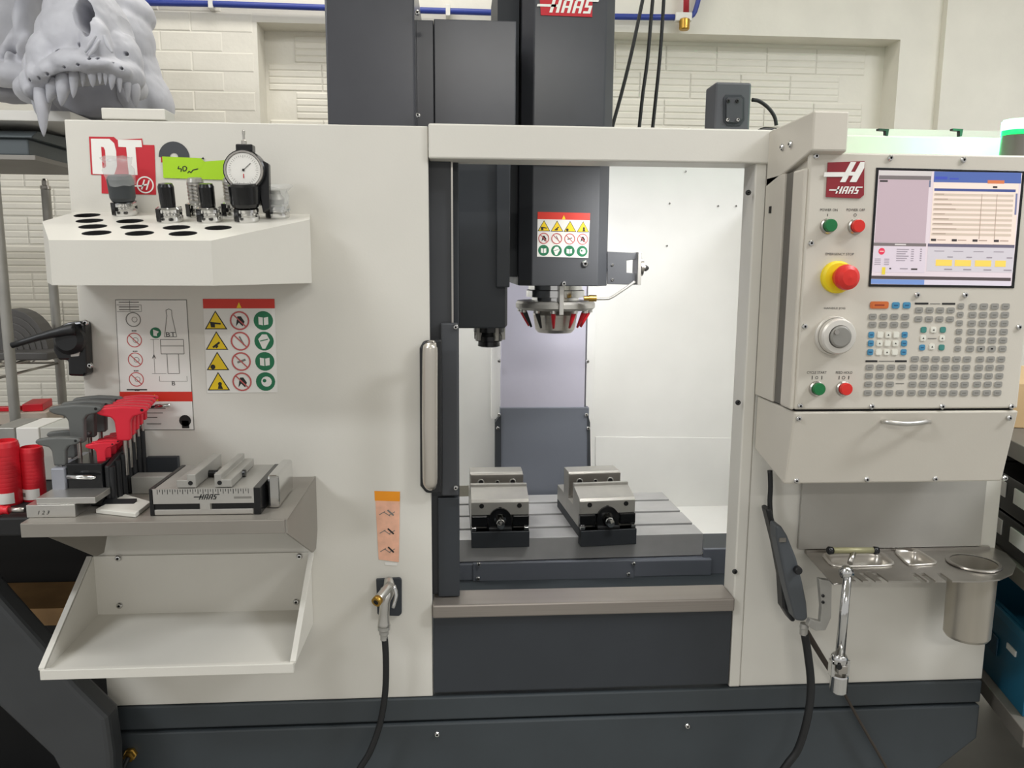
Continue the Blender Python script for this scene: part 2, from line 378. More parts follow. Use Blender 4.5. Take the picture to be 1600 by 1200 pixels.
# ---- column above the header
mb = fbox(509, -60, 648, 230, .20, .36, chargloss); part(mb, 'magazine_cover', .004)
mb = fbox(650, 31, 678, 230, .27, .3, chargloss); part(mb, 'column_cover', .002, label='glossy charcoal column cover')
mb = fbox(678.5, 31, 806, 230, .268, .3, chargloss); part(mb, 'column_cover', .002, label='glossy charcoal column cover')
for q in ((652, 20), (653, 180)): screw(mc, q[0], q[1], .19, .005)
HYF = .42                      # front of the spindle head
hx0 = W(832, 345, HYF).x; hx1 = W(936, 345, HYF).x
hz0 = W(885, 447, HYF).z; hz1 = W(885, -80, HYF).z
HXA = W(832, 345, HYF).x; 
mb = MB()
hw = .022
M = T(0, 0, 0)
outl = [(hx0-.03, HYF+.03), (hx0, HYF), (hx1, HYF), (hx1+.028, HYF+.034), (hx1+.028, HYF+.4), (hx0-.03, HYF+.4)]
mb.prism(I4, outl, hz0, W(885, 252, HYF).z, char); sh = part(mb, 'spindle_head', .002)
mb = MB(); outu = [(hx0-.026, HYF-.008+.03), (hx0-.002, HYF-.008), (hx1+.006, HYF-.008), (hx1+.03, HYF+.02), (hx1+.03, HYF+.4), (hx0-.026, HYF+.4)]
mb.prism(I4, outu, W(885, 240, HYF).z, hz1, chargloss); part(mb, 'head_cover', .003, label='glossy charcoal spindle head cover')
mb = MB(); mb.box(I4, hx0-.08, HYF+.06, hz0+.02, hx0-.03, HYF+.42, hz1, chard); part(mb, 'head_way_rail')
mb = MB(); mb.box(I4, hx0-.002, HYF-.004, W(885, 258, HYF).z, hx1+.004, HYF-.0005, W(885, 252, HYF).z, alum); part(mb, 'head_top_trim')
for q in ((914, 412), (881, 443)): screw(mc, q[0], q[1], HYF-.001, .008 if q[0] > 900 else .006)
# red plate on the head cover
HL = HYF-.008
mb = MB(); mb.prism(FR(HL), pts(HL, (843, -8), (926, -8), (925, 27), (845, 24)), 0, .002, redb)
a, b = P2(858, 20, HL); haas(mb, FR(HL), a, b, .092, .03, .0026, whitep); part(mb, 'logo_plate', label='red plate with white HAAS lettering')
# ---- warning label builder
def warn(mb, M, q, cols, rows, order, c, hdr=.11):
    # q: corner function (s,t)->(a,b), s right, t down
    mb.poly(M, [q(0, 0), q(1, 0), q(1, 1), q(0, 1)], c, labelw)
    mb.poly(M, [q(0, 0), q(1, 0), q(1, hdr), q(0, hdr)], c+.0002, warnred)
    mb.poly(M, [q(.5, hdr*.35), q(.535, hdr*.95), q(.465, hdr*.95)], c+.0004, warnyel)
    for i in range(rows):
        for j in range(cols):
            k = order(i, j); s = (j+.5)/cols; t = hdr+.02+(1-hdr-.03)*(i+.5)/rows
            a, b = q(s, t); ds = (Vector(q(s+.42/cols, t))-Vector((a, b))).length; dt = (Vector(q(s, t+.45*(1-hdr)/rows))-Vector((a, b))).length; r = min(ds, dt)
            v = (i+j) % 4
            if k == 0:
                mb.poly(M, [(a, b+r*1.06), (a-r*1.16, b-r*.9), (a+r*1.16, b-r*.9)], c+.0002, blackp)
                mb.poly(M, [(a, b+r*.88), (a-r*.98, b-r*.8), (a+r*.98, b-r*.8)], c+.0004, warnyel)
                if v == 0: mb.poly(M, [(a-r*.6, b-r*.1), (a+r*.5, b-r*.25), (a+r*.5, b-r*.4), (a-r*.1, b-r*.35), (a-r*.1, b-r*.7), (a-r*.5, b-r*.7)], c+.0006, blackp)
                elif v == 1: mb.line(M, (a-r*.4, b-r*.65), (a+r*.3, b-r*.1), r*.2, c+.0006, blackp); mb.line(M, (a-r*.1, b-r*.7), (a+r*.1, b-r*.45), r*.18, c+.0006, blackp)
                elif v == 2: mb.disc(M, a-r*.5, b-r*.55, c+.0006, r*.26, blackp, 10)
                else: mb.disc(M, a+r*.15, b-r*.2, c+.0006, r*.2, blackp, 10); mb.poly(M, [(a-r*.1, b-r*.75), (a+r*.45, b-r*.75), (a+r*.3, b-r*.35), (a, b-r*.35)], c+.0006, blackp)
            elif k == 1:
                mb.ring(M, a, b, c+.0006, r*.84, r, prohib, 22); mb.line(M, (a-r*.62, b+r*.62), (a+r*.62, b-r*.62), r*.13, c+.0005, prohib)
                if v in (0, 1): mb.poly(M, [(a-r*.2, b+r*.45), (a+r*.15, b+r*.45), (a+r*.5, b-r*.1), (a+r*.3, b-r*.6), (a-r*.1, b-r*.2), (a-r*.4, b-r*.6), (a-r*.3, b)], c+.0003, blackp)
                elif v == 2: mb.line(M, (a-r*.1, b+r*.5), (a+r*.35, b-r*.4), r*.16, c+.0003, greyp)
                else: mb.line(M, (a-r*.4, b-r*.1), (a+r*.45, b+r*.2), r*.22, c+.0003, greyp)
            else:
                mb.disc(M, a, b, c+.0002, r, mand, 22)
                if v in (0, 2): mb.poly(M, [(a-r*.5, b-r*.4), (a-r*.05, b-r*.5), (a+r*.5, b-r*.4), (a+r*.5, b+r*.4), (a+r*.05, b+r*.3), (a-r*.5, b+r*.4)], c+.0004, labelw); mb.line(M, (a, b-r*.5), (a, b+r*.3), r*.1, c+.0006, mand)
                elif v == 1: mb.disc(M, a+r*.1, b, c+.0004, r*.55, labelw, 14); mb.disc(M, a-r*.1, b+r*.1, c+.0006, r*.2, mand, 8)
                else: mb.poly(M, [(a-r*.6, b+r*.2), (a-r*.2, b+r*.7), (a+r*.3, b+r*.7), (a+r*.6, b+r*.1), (a+r*.1, b-r*.8), (a-r*.2, b-r*.8)], c+.0004, labelw); mb.line(M, (a-r*.4, b), (a+r*.4, b+r*.2), r*.1, c+.0006, mand)
def quad(Y, tl, tr, br, bl):
    A, B, C, D = [Vector(P2(*p, Y)) for p in (tl, tr, br, bl)]
    def q(s, t):
        v = (A*(1-s)+B*s)*(1-t)+(D*(1-s)+C*s)*t; return (v.x, v.y)
    return q
mb = MB(); warn(mb, FR(HYF), quad(HYF, (840, 331), (922, 333), (919, 403), (839, 401)), 4, 3, lambda i, j: i, .001, .16); part(mb, 'warning_label', label='warning label with yellow triangles on spindle head')
# ---- spindle nose
spc = Vector(((hx0+hx1)/2-.006, HYF+.13, hz0))
mb = MB(); M = T(spc.x, spc.y, 0)
z0 = hz0
mb.lathe(M, [(0, z0+.01), (.068, z0+.01), (.068, z0-.012), (.074, z0-.014), (.074, z0-.03), (.06, z0-.032), (.06, z0-.045)], chrome, 28); part(mb, 'spindle_flange')
mb = MB(); mb.lathe(M, [(.05, z0-.04), (.096, z0-.04), (.1, z0-.046), (.1, z0-.056), (.094, z0-.062), (.05, z0-.062)], castst, 32); ring_ = part(mb, 'coolant_ring')
mb = MB(); mb.lathe(M, [(.052, z0-.06), (.056, z0-.075), (.05, z0-.112), (.043, z0-.12), (.02, z0-.121), (.02, z0-.07), (0, z0-.07)], steel, 24); part(mb, 'spindle_nose')
mb = MB(); mb.box(I4, spc.x-.003, spc.y-.104, z0-.07, spc.x+.008, spc.y-.07, z0-.0, alum); part(mb, 'ring_clamp', .001)
for k, an in enumerate((-160, -128, -100, -64, -40, -18, 10, 60, 120, 170)):
    a = radians(an); d = Vector((cos(a), sin(a), 0)); p = spc+d*.088; p.z = z0-.06
    mb = MB(); mb.tube([p, p+Vector((-d.x*.006, -d.y*.006, -.012)), p+Vector((-d.x*.022, -d.y*.022, -.045))], [.0055, .006, .0028], red if k not in (0, 1) else blackp, 8, 2); nz = part(mb, 'coolant_nozzle')
    MB().lathe(T(p.x, p.y, p.z), [(0, .002), (.0075, .002), (.0075, -.008), (0, -.008)], alum, 10).build('nozzle_socket', nz)
# ---- air bracket on the right of the head
BY = HYF+.03
mb = MB(); mb.prism(FR(BY), pts(BY, (949, 393), (995, 395), (995, 405), (979, 407), (979, 426), (993, 427), (993, 445), (949, 444)), -.006, 0, char); part(mb, 'nozzle_bracket', .001)
for q in ((957, 414), (957, 437)): screw(mc, q[0], q[1], BY-.001, .0035)
mb = MB(); mb.box(FR(BY), *P2(993, 445, BY), -.04, *P2(1000, 394, BY), .02, alum); mb.lathe(frame(W(1000, 418, BY-.0), Vector((0, 1, 0)), Vector((0, 0, 1))), [(0, 0), (.02, 0), (.02, .006), (.008, .007), (.008, .012), (0, .012)], steel, 16)
mb.lathe(frame(W(1004, 419, BY), Vector((0, 1, 0)), Vector((0, 0, 1))), [(.006, 0), (.008, .008), (.004, .014), (0, .016)], blackp, 10); part(mb, 'nozzle_head', .001)
mb = MB(); mb.tube([W(992, 440, BY-.01), W(975, 452, BY-.01), W(955, 465, BY-.01), W(945, 467, BY-.01), W(928, 467, BY-.01)], .0032, castst, 8); part(mb, 'coolant_pipe')
mb = MB(); mb.lathe(frame(W(920, 466, BY-.01), Vector((0, 1, 0)), Vector((0, 0, 1))), [(0, -.012), (.006, -.012), (.006, 0), (.008, 0), (.008, .018), (0, .018)], brass, 10); part(mb, 'pipe_fitting')
# ---- tool changer
AY = .24
mb = MB(); mb.prism(I4, [(W(716, 380, AY).x, AY), (W(790, 380, AY).x, AY), (W(796, 380, AY).x, AY+.06), (W(796, 380, AY).x, AY+.3), (W(716, 380, AY).x-.06, AY+.3), (W(716, 380, AY).x-.06, AY+.06)], W(750, 513, AY).z, W(750, 222, AY).z, chard); part(mb, 'tool_changer_cover', .003)
mb = fbox(776, 240, 797, 449, AY-.012, .05, chard); part(mb, 'tool_changer_side_cover', .002)
tx = W(764, 525, AY+.07)
mb = MB(); M = T(tx.x, tx.y, 0); zt = tx.z+.012
mb.lathe(M, [(.02, zt+.02), (.034, zt+.01), (.034, zt-.002), (.027, zt-.004), (.03, zt-.012), (.03, zt-.022), (.024, zt-.024), (.025, zt-.034), (.018, zt-.036), (0, zt-.036)], blackg, 18)
for k in range(5):
    a = k*1.3; mb.box(M @ RZ(a), .024, -.004, zt-.02, .036, .004, zt+.012, castst)
part(mb, 'changer_gripper', .001)
# ---- column inside
CY = 1.02
part(fbox(783, 250, 917, 637, CY, .1, lav), 'way_cover', .002, label='pale lavender way cover')
part(fbox(781, 637, 919, 790, CY-.006, .1, slate), 'way_cover', .002, label='slate grey lower way cover')
for (a, b, c, d) in ((768, 440, 783, 655), (917, 440, 930, 655)): part(fbox(a, b, c, d, CY+.02, .05, innerw), 'column_flange', .001)
for s_ in (0, 1):
    mb = MB()
    l = [(783, 646), (774, 660), (774, 800), (783, 800)] if not s_ else [(918, 646), (922, 660), (924, 800), (918, 800)]
    mb.prism(FR(CY-.01), pts(CY-.01, *l), -.05, 0, chard); part(mb, 'column_gusset')
for q in ((780, 564), (780, 648), (918, 565), (916, 648), (778, 669), (919, 669)): screw(mc, q[0], q[1], CY-.012, .006)
for i, q in enumerate(((1046, 318), (1071, 268), (1042, 384), (1150, 322), (1122, 322))):
    screw(mc, q[0], q[1], 1.139, .004)
# ---- last entry: work light under the header; first two: added, unseen fill lamps
for (lx, ly, pw, tl, sd) in ((.47, .62, 2.6, 12, 180), (-.16, .80, 4.2, 12, 180), (.50, .14, 2.9, 52, 100)):
    lz = max(ZT-.03, W(900, 240, ly-.04).z)
    MB().box(I4, lx-.13, ly-.035, lz, lx+.13, ly+.035, lz+.03, labelw).build('work_and_fill_housing', mc, .003)
    ld = bpy.data.lights.new('work_and_fill_light', 'AREA'); ld.shape = 'RECTANGLE'; ld.size = .24; ld.size_y = .05; ld.energy = pw; ld.color = (1, .985, .97)
    lo = bpy.data.objects.new('work_and_fill_light', ld); COL.objects.link(lo); lo.location = (lx, ly, lz-.002); lo.rotation_euler = (radians(tl), 0, 0); ld.spread = radians(sd)

# ---- table
TYF = .60; TYB = TYF+.40
TZ = W(900, 837, TYF).z; TH = W(900, 837, TYF).z-W(900, 871, TYF).z
TXR = W(1104, 836, TYF).x-.01; TXL = TXR-.95
TM = T(TXR, TYF, 0) @ RZ(radians(1.5)) @ T(-TXR, -TYF, 0)
mb = MB()
slots = [.085, .2, .315]; ys = [0]
for s_ in slots: ys += [s_-.008, s_+.008]
ys += [TYB-TYF]
Mt = TM @ frame(Vector((TXR, TYF, 0)), Vector((0, 1, 0)), Vector((0, 0, 1)))   # local a = depth, b = up, c = +X
prof = [(0, TZ-TH), (0, TZ)]
for s_ in slots: prof += [(s_-.008, TZ), (s_-.008, TZ-.018), (s_-.014, TZ-.018), (s_-.014, TZ-.028), (s_+.014, TZ-.028), (s_+.014, TZ-.018), (s_+.008, TZ-.018), (s_+.008, TZ)]
prof += [(TYB-TYF, TZ), (TYB-TYF, TZ-TH)]
mb.prism(Mt, prof, -.95, 0, casttb); table = part(mb, 'work_table', .0008)
mb = MB(); mb.box(TM, TXR, TYF+.03, TZ-TH+.002, TXR+.012, TYF+.3, TZ-.028, chard); part(mb, 'table_end_plate', .002)
for q in ((1098, 866), (1106, 866)): screw(mc, q[0], q[1], TYF-.002, .006)
SY = TYF-.045
part(fbox(660, 876, 1098, 922, SY+.03, .4, slate).box(I4, XO0-.1, SY+.02, TZ-TH-.05, TXR+.02, SY+.4, TZ-TH-.003, slate), 'saddle', .003)
part(fbox(739, 878, 991, 917, SY+.015, .012, slate), 'saddle_cover', .002)
for q in ((747, 904), (982, 897), (990, 881), (748, 882)): screw(mc, q[0], q[1], SY+.013, .006)
part(fbox(1098.5, 858, 1141, 922, SY+.032, .012, slate), 'saddle_wing', .002)

# ---- printed labels and logo on the left panel
def z2(x, y): return (60+x/3.636, 180+y/3.636)
FL = FR(0)
mb = MB()
def pp(*l): return [P2(*z2(x, y), 0) for x, y in l]
mb.poly(FL, pp((560, 168), (660, 170), (670, 452), (360, 445), (358, 340), (560, 340)), .0006, redb)
mb.poly(FL, pp((288, 122), (430, 124), (448, 140), (590, 133), (597, 180), (560, 185), (575, 345), (300, 338)), .0008, redb)
mb.poly(FL, pp((299, 134), (405, 135), (432, 160), (443, 205), (448, 290), (432, 338), (310, 334)), .001, whitep)
mb.poly(FL, pp((358, 180), (372, 182), (380, 200), (386, 290), (378, 300), (366, 300)), .0012, redb)
mb.poly(FL, pp((452, 139), (586, 142), (590, 182), (552, 182), (565, 340), (515, 340), (500, 182), (456, 180)), .001, whitep)
a, b = P2(*z2(608, 396), 0); r = .0145
mb.ring(FL, a, b, .001, r*.84, r, whitep, 28)
for p, q_ in (((-.45, -.55), (-.05, .6)), ((.1, -.6), (.5, .55)), ((-.25, -.05), (.3, .05)), ((-1.5, -.15), (-.2, -.12))): mb.line(FL, (a+p[0]*r, b+p[1]*r), (a+q_[0]*r, b+q_[1]*r), r*.17, .0012, whitep)
part(mb, 'model_logo', label='red and white DT logo print')
mb = MB(); c = Vector(P2(*z2(772, 238), 0)); R1 = .026; n = 16
mb.poly(FL, [(c.x+R1*cos(pi*k/n), c.y+R1*sin(pi*k/n)) for k in range(n+1)]+[(c.x+.007*cos(pi-pi*k/6), c.y+.007*sin(pi-pi*k/6)) for k in range(7)], .0008, char)
mb.poly(FL, pp((696, 195), (712, 190), (712, 268), (697, 268)), .0006, redb)
part(mb, 'model_number_print', label='dark grey digit print half covered by tape')
mb = MB(); mb.poly(FL, pp((705, 235), (930, 245), (935, 265), (1062, 255), (1062, 368), (712, 357)), .0016, lime)
mb.poly(FL, pp((920, 245), (945, 262), (930, 300), (905, 300)), .0018, lime)
for l in ([(800, 290), (795, 305), (815, 305), (812, 322)], [(822, 295), (835, 290), (846, 300), (840, 315), (825, 318), (822, 295)], [(850, 330), (858, 318), (868, 328), (880, 312), (910, 305)], [(935, 240), (942, 250), (930, 246)]):
    for i in range(len(l)-1): mb.line(FL, pp(l[i])[0], pp(l[i+1])[0], .0016, .002, blackp)
part(mb, 'tape_strip', label='lime green tape with handwriting')
mb = MB(); warn(mb, FL, quad(0, (317, 467), (429, 467), (434, 613), (324, 614)), 3, 4, lambda i, j: j, .0006, .1); part(mb, 'warning_label', label='warning label with triangles and green circles')
# tool limits chart
q = quad(0, (180, 468), (292, 468), (304, 672), (190, 672))
mb = MB(); mb.poly(FL, [q(0, 0), q(1, 0), q(1, 1), q(0, 1)], .0006, greyp); mb.poly(FL, [q(.01, .006), q(.99, .006), q(.99, .994), q(.01, .994)], .0008, labelw)
mb.poly(FL, [q(0, .7), q(1, .7), q(1, .775), q(0, .775)], .001, warnred)
mb.poly(FL, [q(.48, .72), q(.53, .77), q(.43, .77)], .0012, warnyel)
for k, t in enumerate((.15, .305, .455, .605)):
    a, b = q(.24, t); mb.ring(FL, a, b, .001, .0115, .0132, prohib if k else greyp, 24)
    if k: mb.line(FL, (a-.009, b+.009), (a+.009, b-.009), .0018, .0012, prohib)
    mb.text(FL, ['N/A', 'MT', 'CT', 'HSK'][0] if False else '---', a, b-.02, .001, .002, blackp, .008)
    mb.ring(FL, a+.002, b, .001, .004, .005, greyp, 12)
a, b = q(.54, .25); mb.disc(FL, a, b, .001, .0098, mand, 20); mb.poly(FL, [(a-.004, b-.005), (a-.004, b+.006), (a+.006, b+.002), (a+.002, b-.002), (a+.002, b-.006)], .0012, labelw)
def ql(l, wd=.0012, mt=greyp):
    for i in range(len(l)-1): mb.line(FL, q(*l[i]), q(*l[i+1]), wd, .001, mt)
ql([(.70, .08), (.74, .07), (.78, .08), (.78, .12), (.83, .28)]); ql([(.70, .08), (.71, .12), (.66, .28)]); ql([(.66, .28), (.83, .28)])
ql([(.60, .30), (.92, .30), (.92, .41), (.60, .41), (.60, .30)]); ql([(.60, .35), (.92, .35)]); ql([(.68, .41), (.68, .56), (.84, .56), (.84, .41)])
ql([(.50, .30), (.50, .56)], .0008); ql([(.46, .30), (.58, .30)], .0008); ql([(.46, .56), (.66, .56)], .0008); ql([(.56, .62), (.56, .58)], .0008); ql([(.56, .62), (.94, .62), (.94, .58)], .0008)
ql([(.02, .04), (.36, .04), (.36, .09), (.02, .09)], .0008); ql([(.2, .01), (.2, .09)], .0008)
mb.text(FL, 'BT', *q(.75, .262), .0014, .0078, blackp, .016); mb.text(FL, 'A', *q(.5, .43), .0014, .007, blackp); mb.text(FL, 'B', *q(.75, .635), .0014, .0078, blackp)
for t in (.02, .055, .075): ql([(.05, t), (.33, t)], .0018)
ql([(.1, .685), (.38, .685)], .0022, blackp)
for t, s0, s1 in ((.83, .38, .62), (.865, .3, .58), (.9, .3, .5), (.95, .35, .55)): ql([(s0, t), (s1, t)], .0016, greyp)
a, b = q(.88, .925); mb.disc(FL, a, b, .0012, .0105, blackp, 16); mb.poly(FL, [(a-.006, b-.014), (a+.007, b-.014), (a+.006, b), (a-.006, b)], .0012, blackp)
part(mb, 'tool_chart_label', label='white tool length chart with red band')
# orange and peach strip
q = quad(0, (585, 767), (625, 768), (624, 884), (590, 882))
mb = MB(); mb.poly(FL, [q(0, 0), q(1, 0), q(1, .13), q(0, .13)], .0006, orange); mb.poly(FL, [q(.02, .13), q(1, .13), q(.98, .95), q(.06, .93)], .0006, peach)
mb.poly(FL, [q(.35, .96), q(.9, .96), q(.9, 1), q(.35, 1)], .0007, labelw)
for t in (.3, .55, .8):
    for k in range(3): mb.line(FL, q(.15+.2*k, t+.02*(-1)**k), q(.4+.2*k, t-.03*(-1)**k), .0014, .0009, greyp)
    mb.line(FL, q(.5, t-.05), q(.75, t+.02), .003, .001, blackp if t > .4 else greyp)
part(mb, 'hazard_strip_label', label='peach label strip with orange header')
# ---- disconnect switch on the left edge
mb = MB(); ZS = -.0
mb.prism(FR(0), pts(0, (96, 512), (118, 502), (140, 500), (144, 506), (147, 580), (144, 585), (119, 584), (118, 560), (104, 560), (96, 545)), 0, .03, blackg); sw = part(mb, 'disconnect_switch', .004)
mb = MB(); mb.tube([W(118, 515, -.045), W(100, 517, -.05), W(60, 527, -.055), W(18, 540, -.06)], [.012, .009, .006, .005], black, 8, 2); mb.lathe(FR(-.03), [(.026, 0), (.026, .012), (.018, .02), (0, .02)], black, 16, a=W(112, 530, -.03).x, b=W(112, 530, -.03).z); mb.build('switch_lever', sw)
mb = MB(); mb.prism(FR(-.03), pts(-.03, (110, 532), (114, 530), (116, 552), (125, 550), (124, 556), (112, 557)), 0, .003, labelw); mb.build('switch_marking', sw)
for q in ((134, 504), (141, 571)): screw(mc, q[0], q[1], -.031, .005)

# ================================================================== TOOL RACK (sloping tray with holes)
RYF = -.25
rk_b = W(300, 333, 0); rk_f = W(200, 376, RYF)
rk_o = Vector((0, 0, rk_b.z)); rk_n = Vector((0, 1, 0)).cross(Vector((1, 0, 0))); sl = (rk_b.z-rk_f.z)/.25
rk_v = Vector((0, 1, sl)).normalized(); rk_n = Vector((1, 0, 0)).cross(rk_v).normalized()
def RK(px, py): return onplane(px, py, rk_o, rk_n)
tr = thing('tool_holder_rack', (W(200, 400, -.1).x, -.1, W(200, 446, RYF).z), 'cream sheet metal tool holder rack with round holes on the left panel', 'rack')
top = [RK(118, 334), RK(66, 346), RK(76, 375), RK(330, 376), RK(484, 343), RK(484, 333)]
top[0].y = 0; top[5].y = 0; top[0].z = top[5].z = rk_b.z; top[0].x = W(118, 334, 0).x; top[5].x = W(484, 333, 0).x
zb = W(200, 446, RYF).z
mb = MB(); n = len(top)
b = mb.add(top); 
b2 = mb.add([Vector((p.x, p.y, zb)) for p in top])
# holes are recessed cups below a top sheet, cut as rings of faces
HOLES = [(136, 336.5), (140, 345), (145, 354), (151, 364), (203, 345.5), (210, 354.5), (218, 364.5), (276, 355.5), (286, 365), (341, 356)]
TOOLS = [(196, 336), (265, 343), (312, 337), (328, 344.5), (386, 343), (366, 336), (434, 338)]
TF = frame(rk_o, Vector((1, 0, 0)), rk_v)
TFi = TF.inverted()
bm = bmesh.new()
vs_ = [bm.verts.new(p) for p in top]; es = [bm.edges.new((vs_[i], vs_[(i+1) % n])) for i in range(n)]
hr = .0205
for (hx, hy) in HOLES:
    c = TFi @ RK(hx, hy); hv = [bm.verts.new(TF @ Vector((c.x+hr*cos(2*pi*k/18), c.y+hr*sin(2*pi*k/18), 0))) for k in range(18)]
    es += [bm.edges.new((hv[k], hv[(k+1) % 18])) for k in range(18)]
bmesh.ops.triangle_fill(bm, use_beauty=True, use_dissolve=False, edges=es)
bm.verts.index_update(); bm.normal_update()
k0 = mb.add([v.co for v in bm.verts])
for f in bm.faces:
    ids = [k0+v.index for v in f.verts]
    if f.normal.z < 0: ids = ids[::-1]
    mb.face(ids, cream)
bm.free()
for i in range(n):
    j = (i+1) % n
    if i != n-1: mb.face((b+i, b2+i, b2+j, b+j), cream)
mb.face([b2+i for i in range(n)], cream)
rackbody = mb.build('rack_tray', tr)
cupm = None
for (hx, hy) in HOLES:
    c = RK(hx, hy)
    if cupm is None:
        m2 = MB(); M = frame(Vector(), Vector((1, 0, 0)), rk_v); m2.lathe(M, [(hr+.0002, .0003), (hr-.001, -.0005), (hr-.004, -.045), (0, -.045)], hole, 18); cupm = m2.mesh('tool_socket', Vector())  # whole cup near-black, the shade of the hole put into its colour
    o = bpy.data.objects.new('tool_socket', cupm); place(o, c, tr)
def holder(name, px, py, label, kind):
    c = RK(px, py); M = frame(c, Vector((1, 0, 0)), rk_v)
    t = thing(name, c, label, 'tool holder', 'tool holders standing in the rack')
    s = .0205
    mb = MB(); mb.lathe(M, [(s*.95, 0), (s*1.02, .003), (s*1.02, .009), (s*.82, .012), (s*.82, .014), (s, .016), (s, .021), (s*.8, .024), (0, .024)], chrome, 22)
    for k in range(2): mb.box(M @ RZ(k*pi+4.1), s*.8, -.005, .002, s*1.03, .005, .0225, blackg)
    mb.build('flange', t)
    if kind == 'rod': MB().lathe(M, [(.0115, .024), (.012, .03), (.0125, .056), (.0105, .061), (0, .061)], blackg, 18).build('black_shank', t)
    if kind == 'nut':
        m2 = MB(); m2.lathe(M, [(.0135, .024), (.0135, .058), (.011, .064), (0, .064)], castst, 18)
        for k in range(5): m2.lathe(M, [(.0138, .028+k*.006), (.0142, .03+k*.006), (.0138, .032+k*.006)], steel, 18)
        m2.build('collet_nut', t)
    if kind == 'cap':
        MB().lathe(M, [(.018, .024), (.0205, .03), (.021, .06), (.018, .066), (0, .066)], mat('dark_holder', (58, 62, 64), .5), 18).build('holder_body', t)
        m2 = MB(); prof = [(.0225, .05), (.0235, .06), (.027, .075), (.021, .084), (.026, .094), (.012, .09)]
        m2.lathe(M, prof, plast, 12, share=True)
        m2.v = [v+Vector((random.uniform(-.003, .003), random.uniform(-.003, .003), random.uniform(-.002, .002))) for v in m2.v]; m2.build('plastic_bag', t)
    if kind == 'bagged':
        m2 = MB(); m2.lathe(M, [(.013, .024), (.014, .032), (.008, .04), (.008, .046), (0, .046)], castst, 14); m2.build('pull_stud', t)
        m2 = MB(); m2.lathe(M, [(.021, .012), (.021, .034), (.017, .044), (.03, .054)], plast, 12, share=True); m2.v = [v+Vector((random.uniform(-.004, .004), random.uniform(-.004, .004), random.uniform(-.003, .003))) for v in m2.v]; m2.build('plastic_bag', t)
    if kind == 'gauge':
        MB().lathe(M, [(.021, .024), (.024, .03), (.025, .058), (.02, .062), (0, .062)], blackg, 20).build('black_shank', t)
        c2 = W(381, 266, c.y-.012); G = FR(c2.y); 
        m2 = MB(); m2.lathe(G, [(0, -.028), (.03, -.028), (.0335, -.02), (.0335, 0), (.031, .002)], blackg, 30, a=c2.x, b=c2.z)
        m2.box(G, c2.x-.0125, c2.z+.03, -.024, c2.x+.0145, c2.z+.042, -.002, blackg); m2.prism(G, [(c2.x+.014, c2.z+.026), (c2.x+.038, c2.z+.012), (c2.x+.037, c2.z-.06), (c2.x+.026, c2.z-.068), (c2.x+.02, c2.z-.03)], -.024, -.008, blackg)
        m2.box(G, c2.x-.02, c2.z-.055, -.024, c2.x+.022, c2.z-.028, -.003, blackg); body = m2.build('gauge_body', t, .002)
        m2 = MB(); m2.lathe(G, [(.027, .0), (.0285, .004), (.031, .004), (.032, .0)], steel, 30, a=c2.x, b=c2.z); m2.build('bezel', body)
        m2 = MB(); m2.disc(G, c2.x, c2.z, .0025, .0275, labelw, 30)
        for k in range(40):
            a = 2*pi*k/40; r0 = .021 if k % 5 else .0195; m2.line(G, (c2.x+r0*cos(a), c2.z+r0*sin(a)), (c2.x+.024*cos(a), c2.z+.024*sin(a)), .0005, .003, greyp)
        m2.line(G, (c2.x, c2.z), (c2.x+.012, c2.z+.011), .001, .0032, blackp); m2.line(G, (c2.x, c2.z-.006), (c2.x, c2.z-.013), .0014, .0032, redb); m2.disc(G, c2.x, c2.z, .0034, .0022, blackp, 10); m2.build('dial_face', body)
        m2 = MB(); m2.lathe(T(c2.x-.001, c2.y+.012, c2.z), [(.0045, .04), (.0045, .048), (.002, .05), (.002, .058), (.0026, .058), (.0026, .064), (0, .066)], steel, 8); m2.build('plunger', body)
    return t
holder('tool_holder', 196, 336, 'dark tool holder with pink plastic bag over its top', 'cap')
holder('tool_holder', 266, 346, 'chrome tool holder with short black shank under lime tape', 'rod')
holder('tool_holder', 311, 338, 'tool holder with ribbed steel collet nut, behind another holder', 'nut')
holder('tool_holder', 328, 346, 'chrome tool holder with black shank beside the dial gauge', 'rod')
holder('tool_holder', 366, 337, 'small chrome tool holder half hidden behind the dial gauge', 'nut')
holder('dial_indicator_holder', 386, 346, 'round white dial gauge mounted on black tool holder', 'gauge')
holder('tool_holder', 434, 340, 'small chrome tool holder in clear bag at the rack end', 'bagged')

# ================================================================== STEEL SHELF
SHY = -.25
shx1 = (W(445, 812, SHY).x+W(497, 745, 0).x)/2; shx0 = W(32, 816, SHY).x; shz = (W(445, 812, SHY).z+W(497, 744, 0).z)/2
sf = thing('steel_shelf', ((shx0+shx1)/2, -.12, shz-.1), 'bare metal work shelf holding a vise and hand tools', 'shelf')
mb = MB(); mb.box(I4, shx0, SHY, shz-.003, shx1, -.001, shz, sheet); st = mb.build('shelf_top', sf)
mb = MB(); mb.box(I4, shx0, SHY-.002, shz-.022, shx1-.0035, SHY, shz, sheet); mb.build('front_lip', sf, .001)
for k, x in enumerate((shx1-.003, X0+.02)):
    zl = shz-(W(498, 743, 0).z-W(498, 850, 0).z)
    mb = MB(); M = frame(Vector((x, 0, 0)), Vector((0, 1, 0)), Vector((0, 0, 1)))
    y_ = SHY-.002 if k == 0 else SHY+.02; e_ = .0007 if k == 0 else -.004
    mb.prism(M, [(y_, shz+e_), (-.001, shz+e_), (-.001, zl+.03), (-.02, zl), (-.05, zl+.004), (y_, shz-.022)], 0, .003, sheet); mb.build('end_gusset', sf)
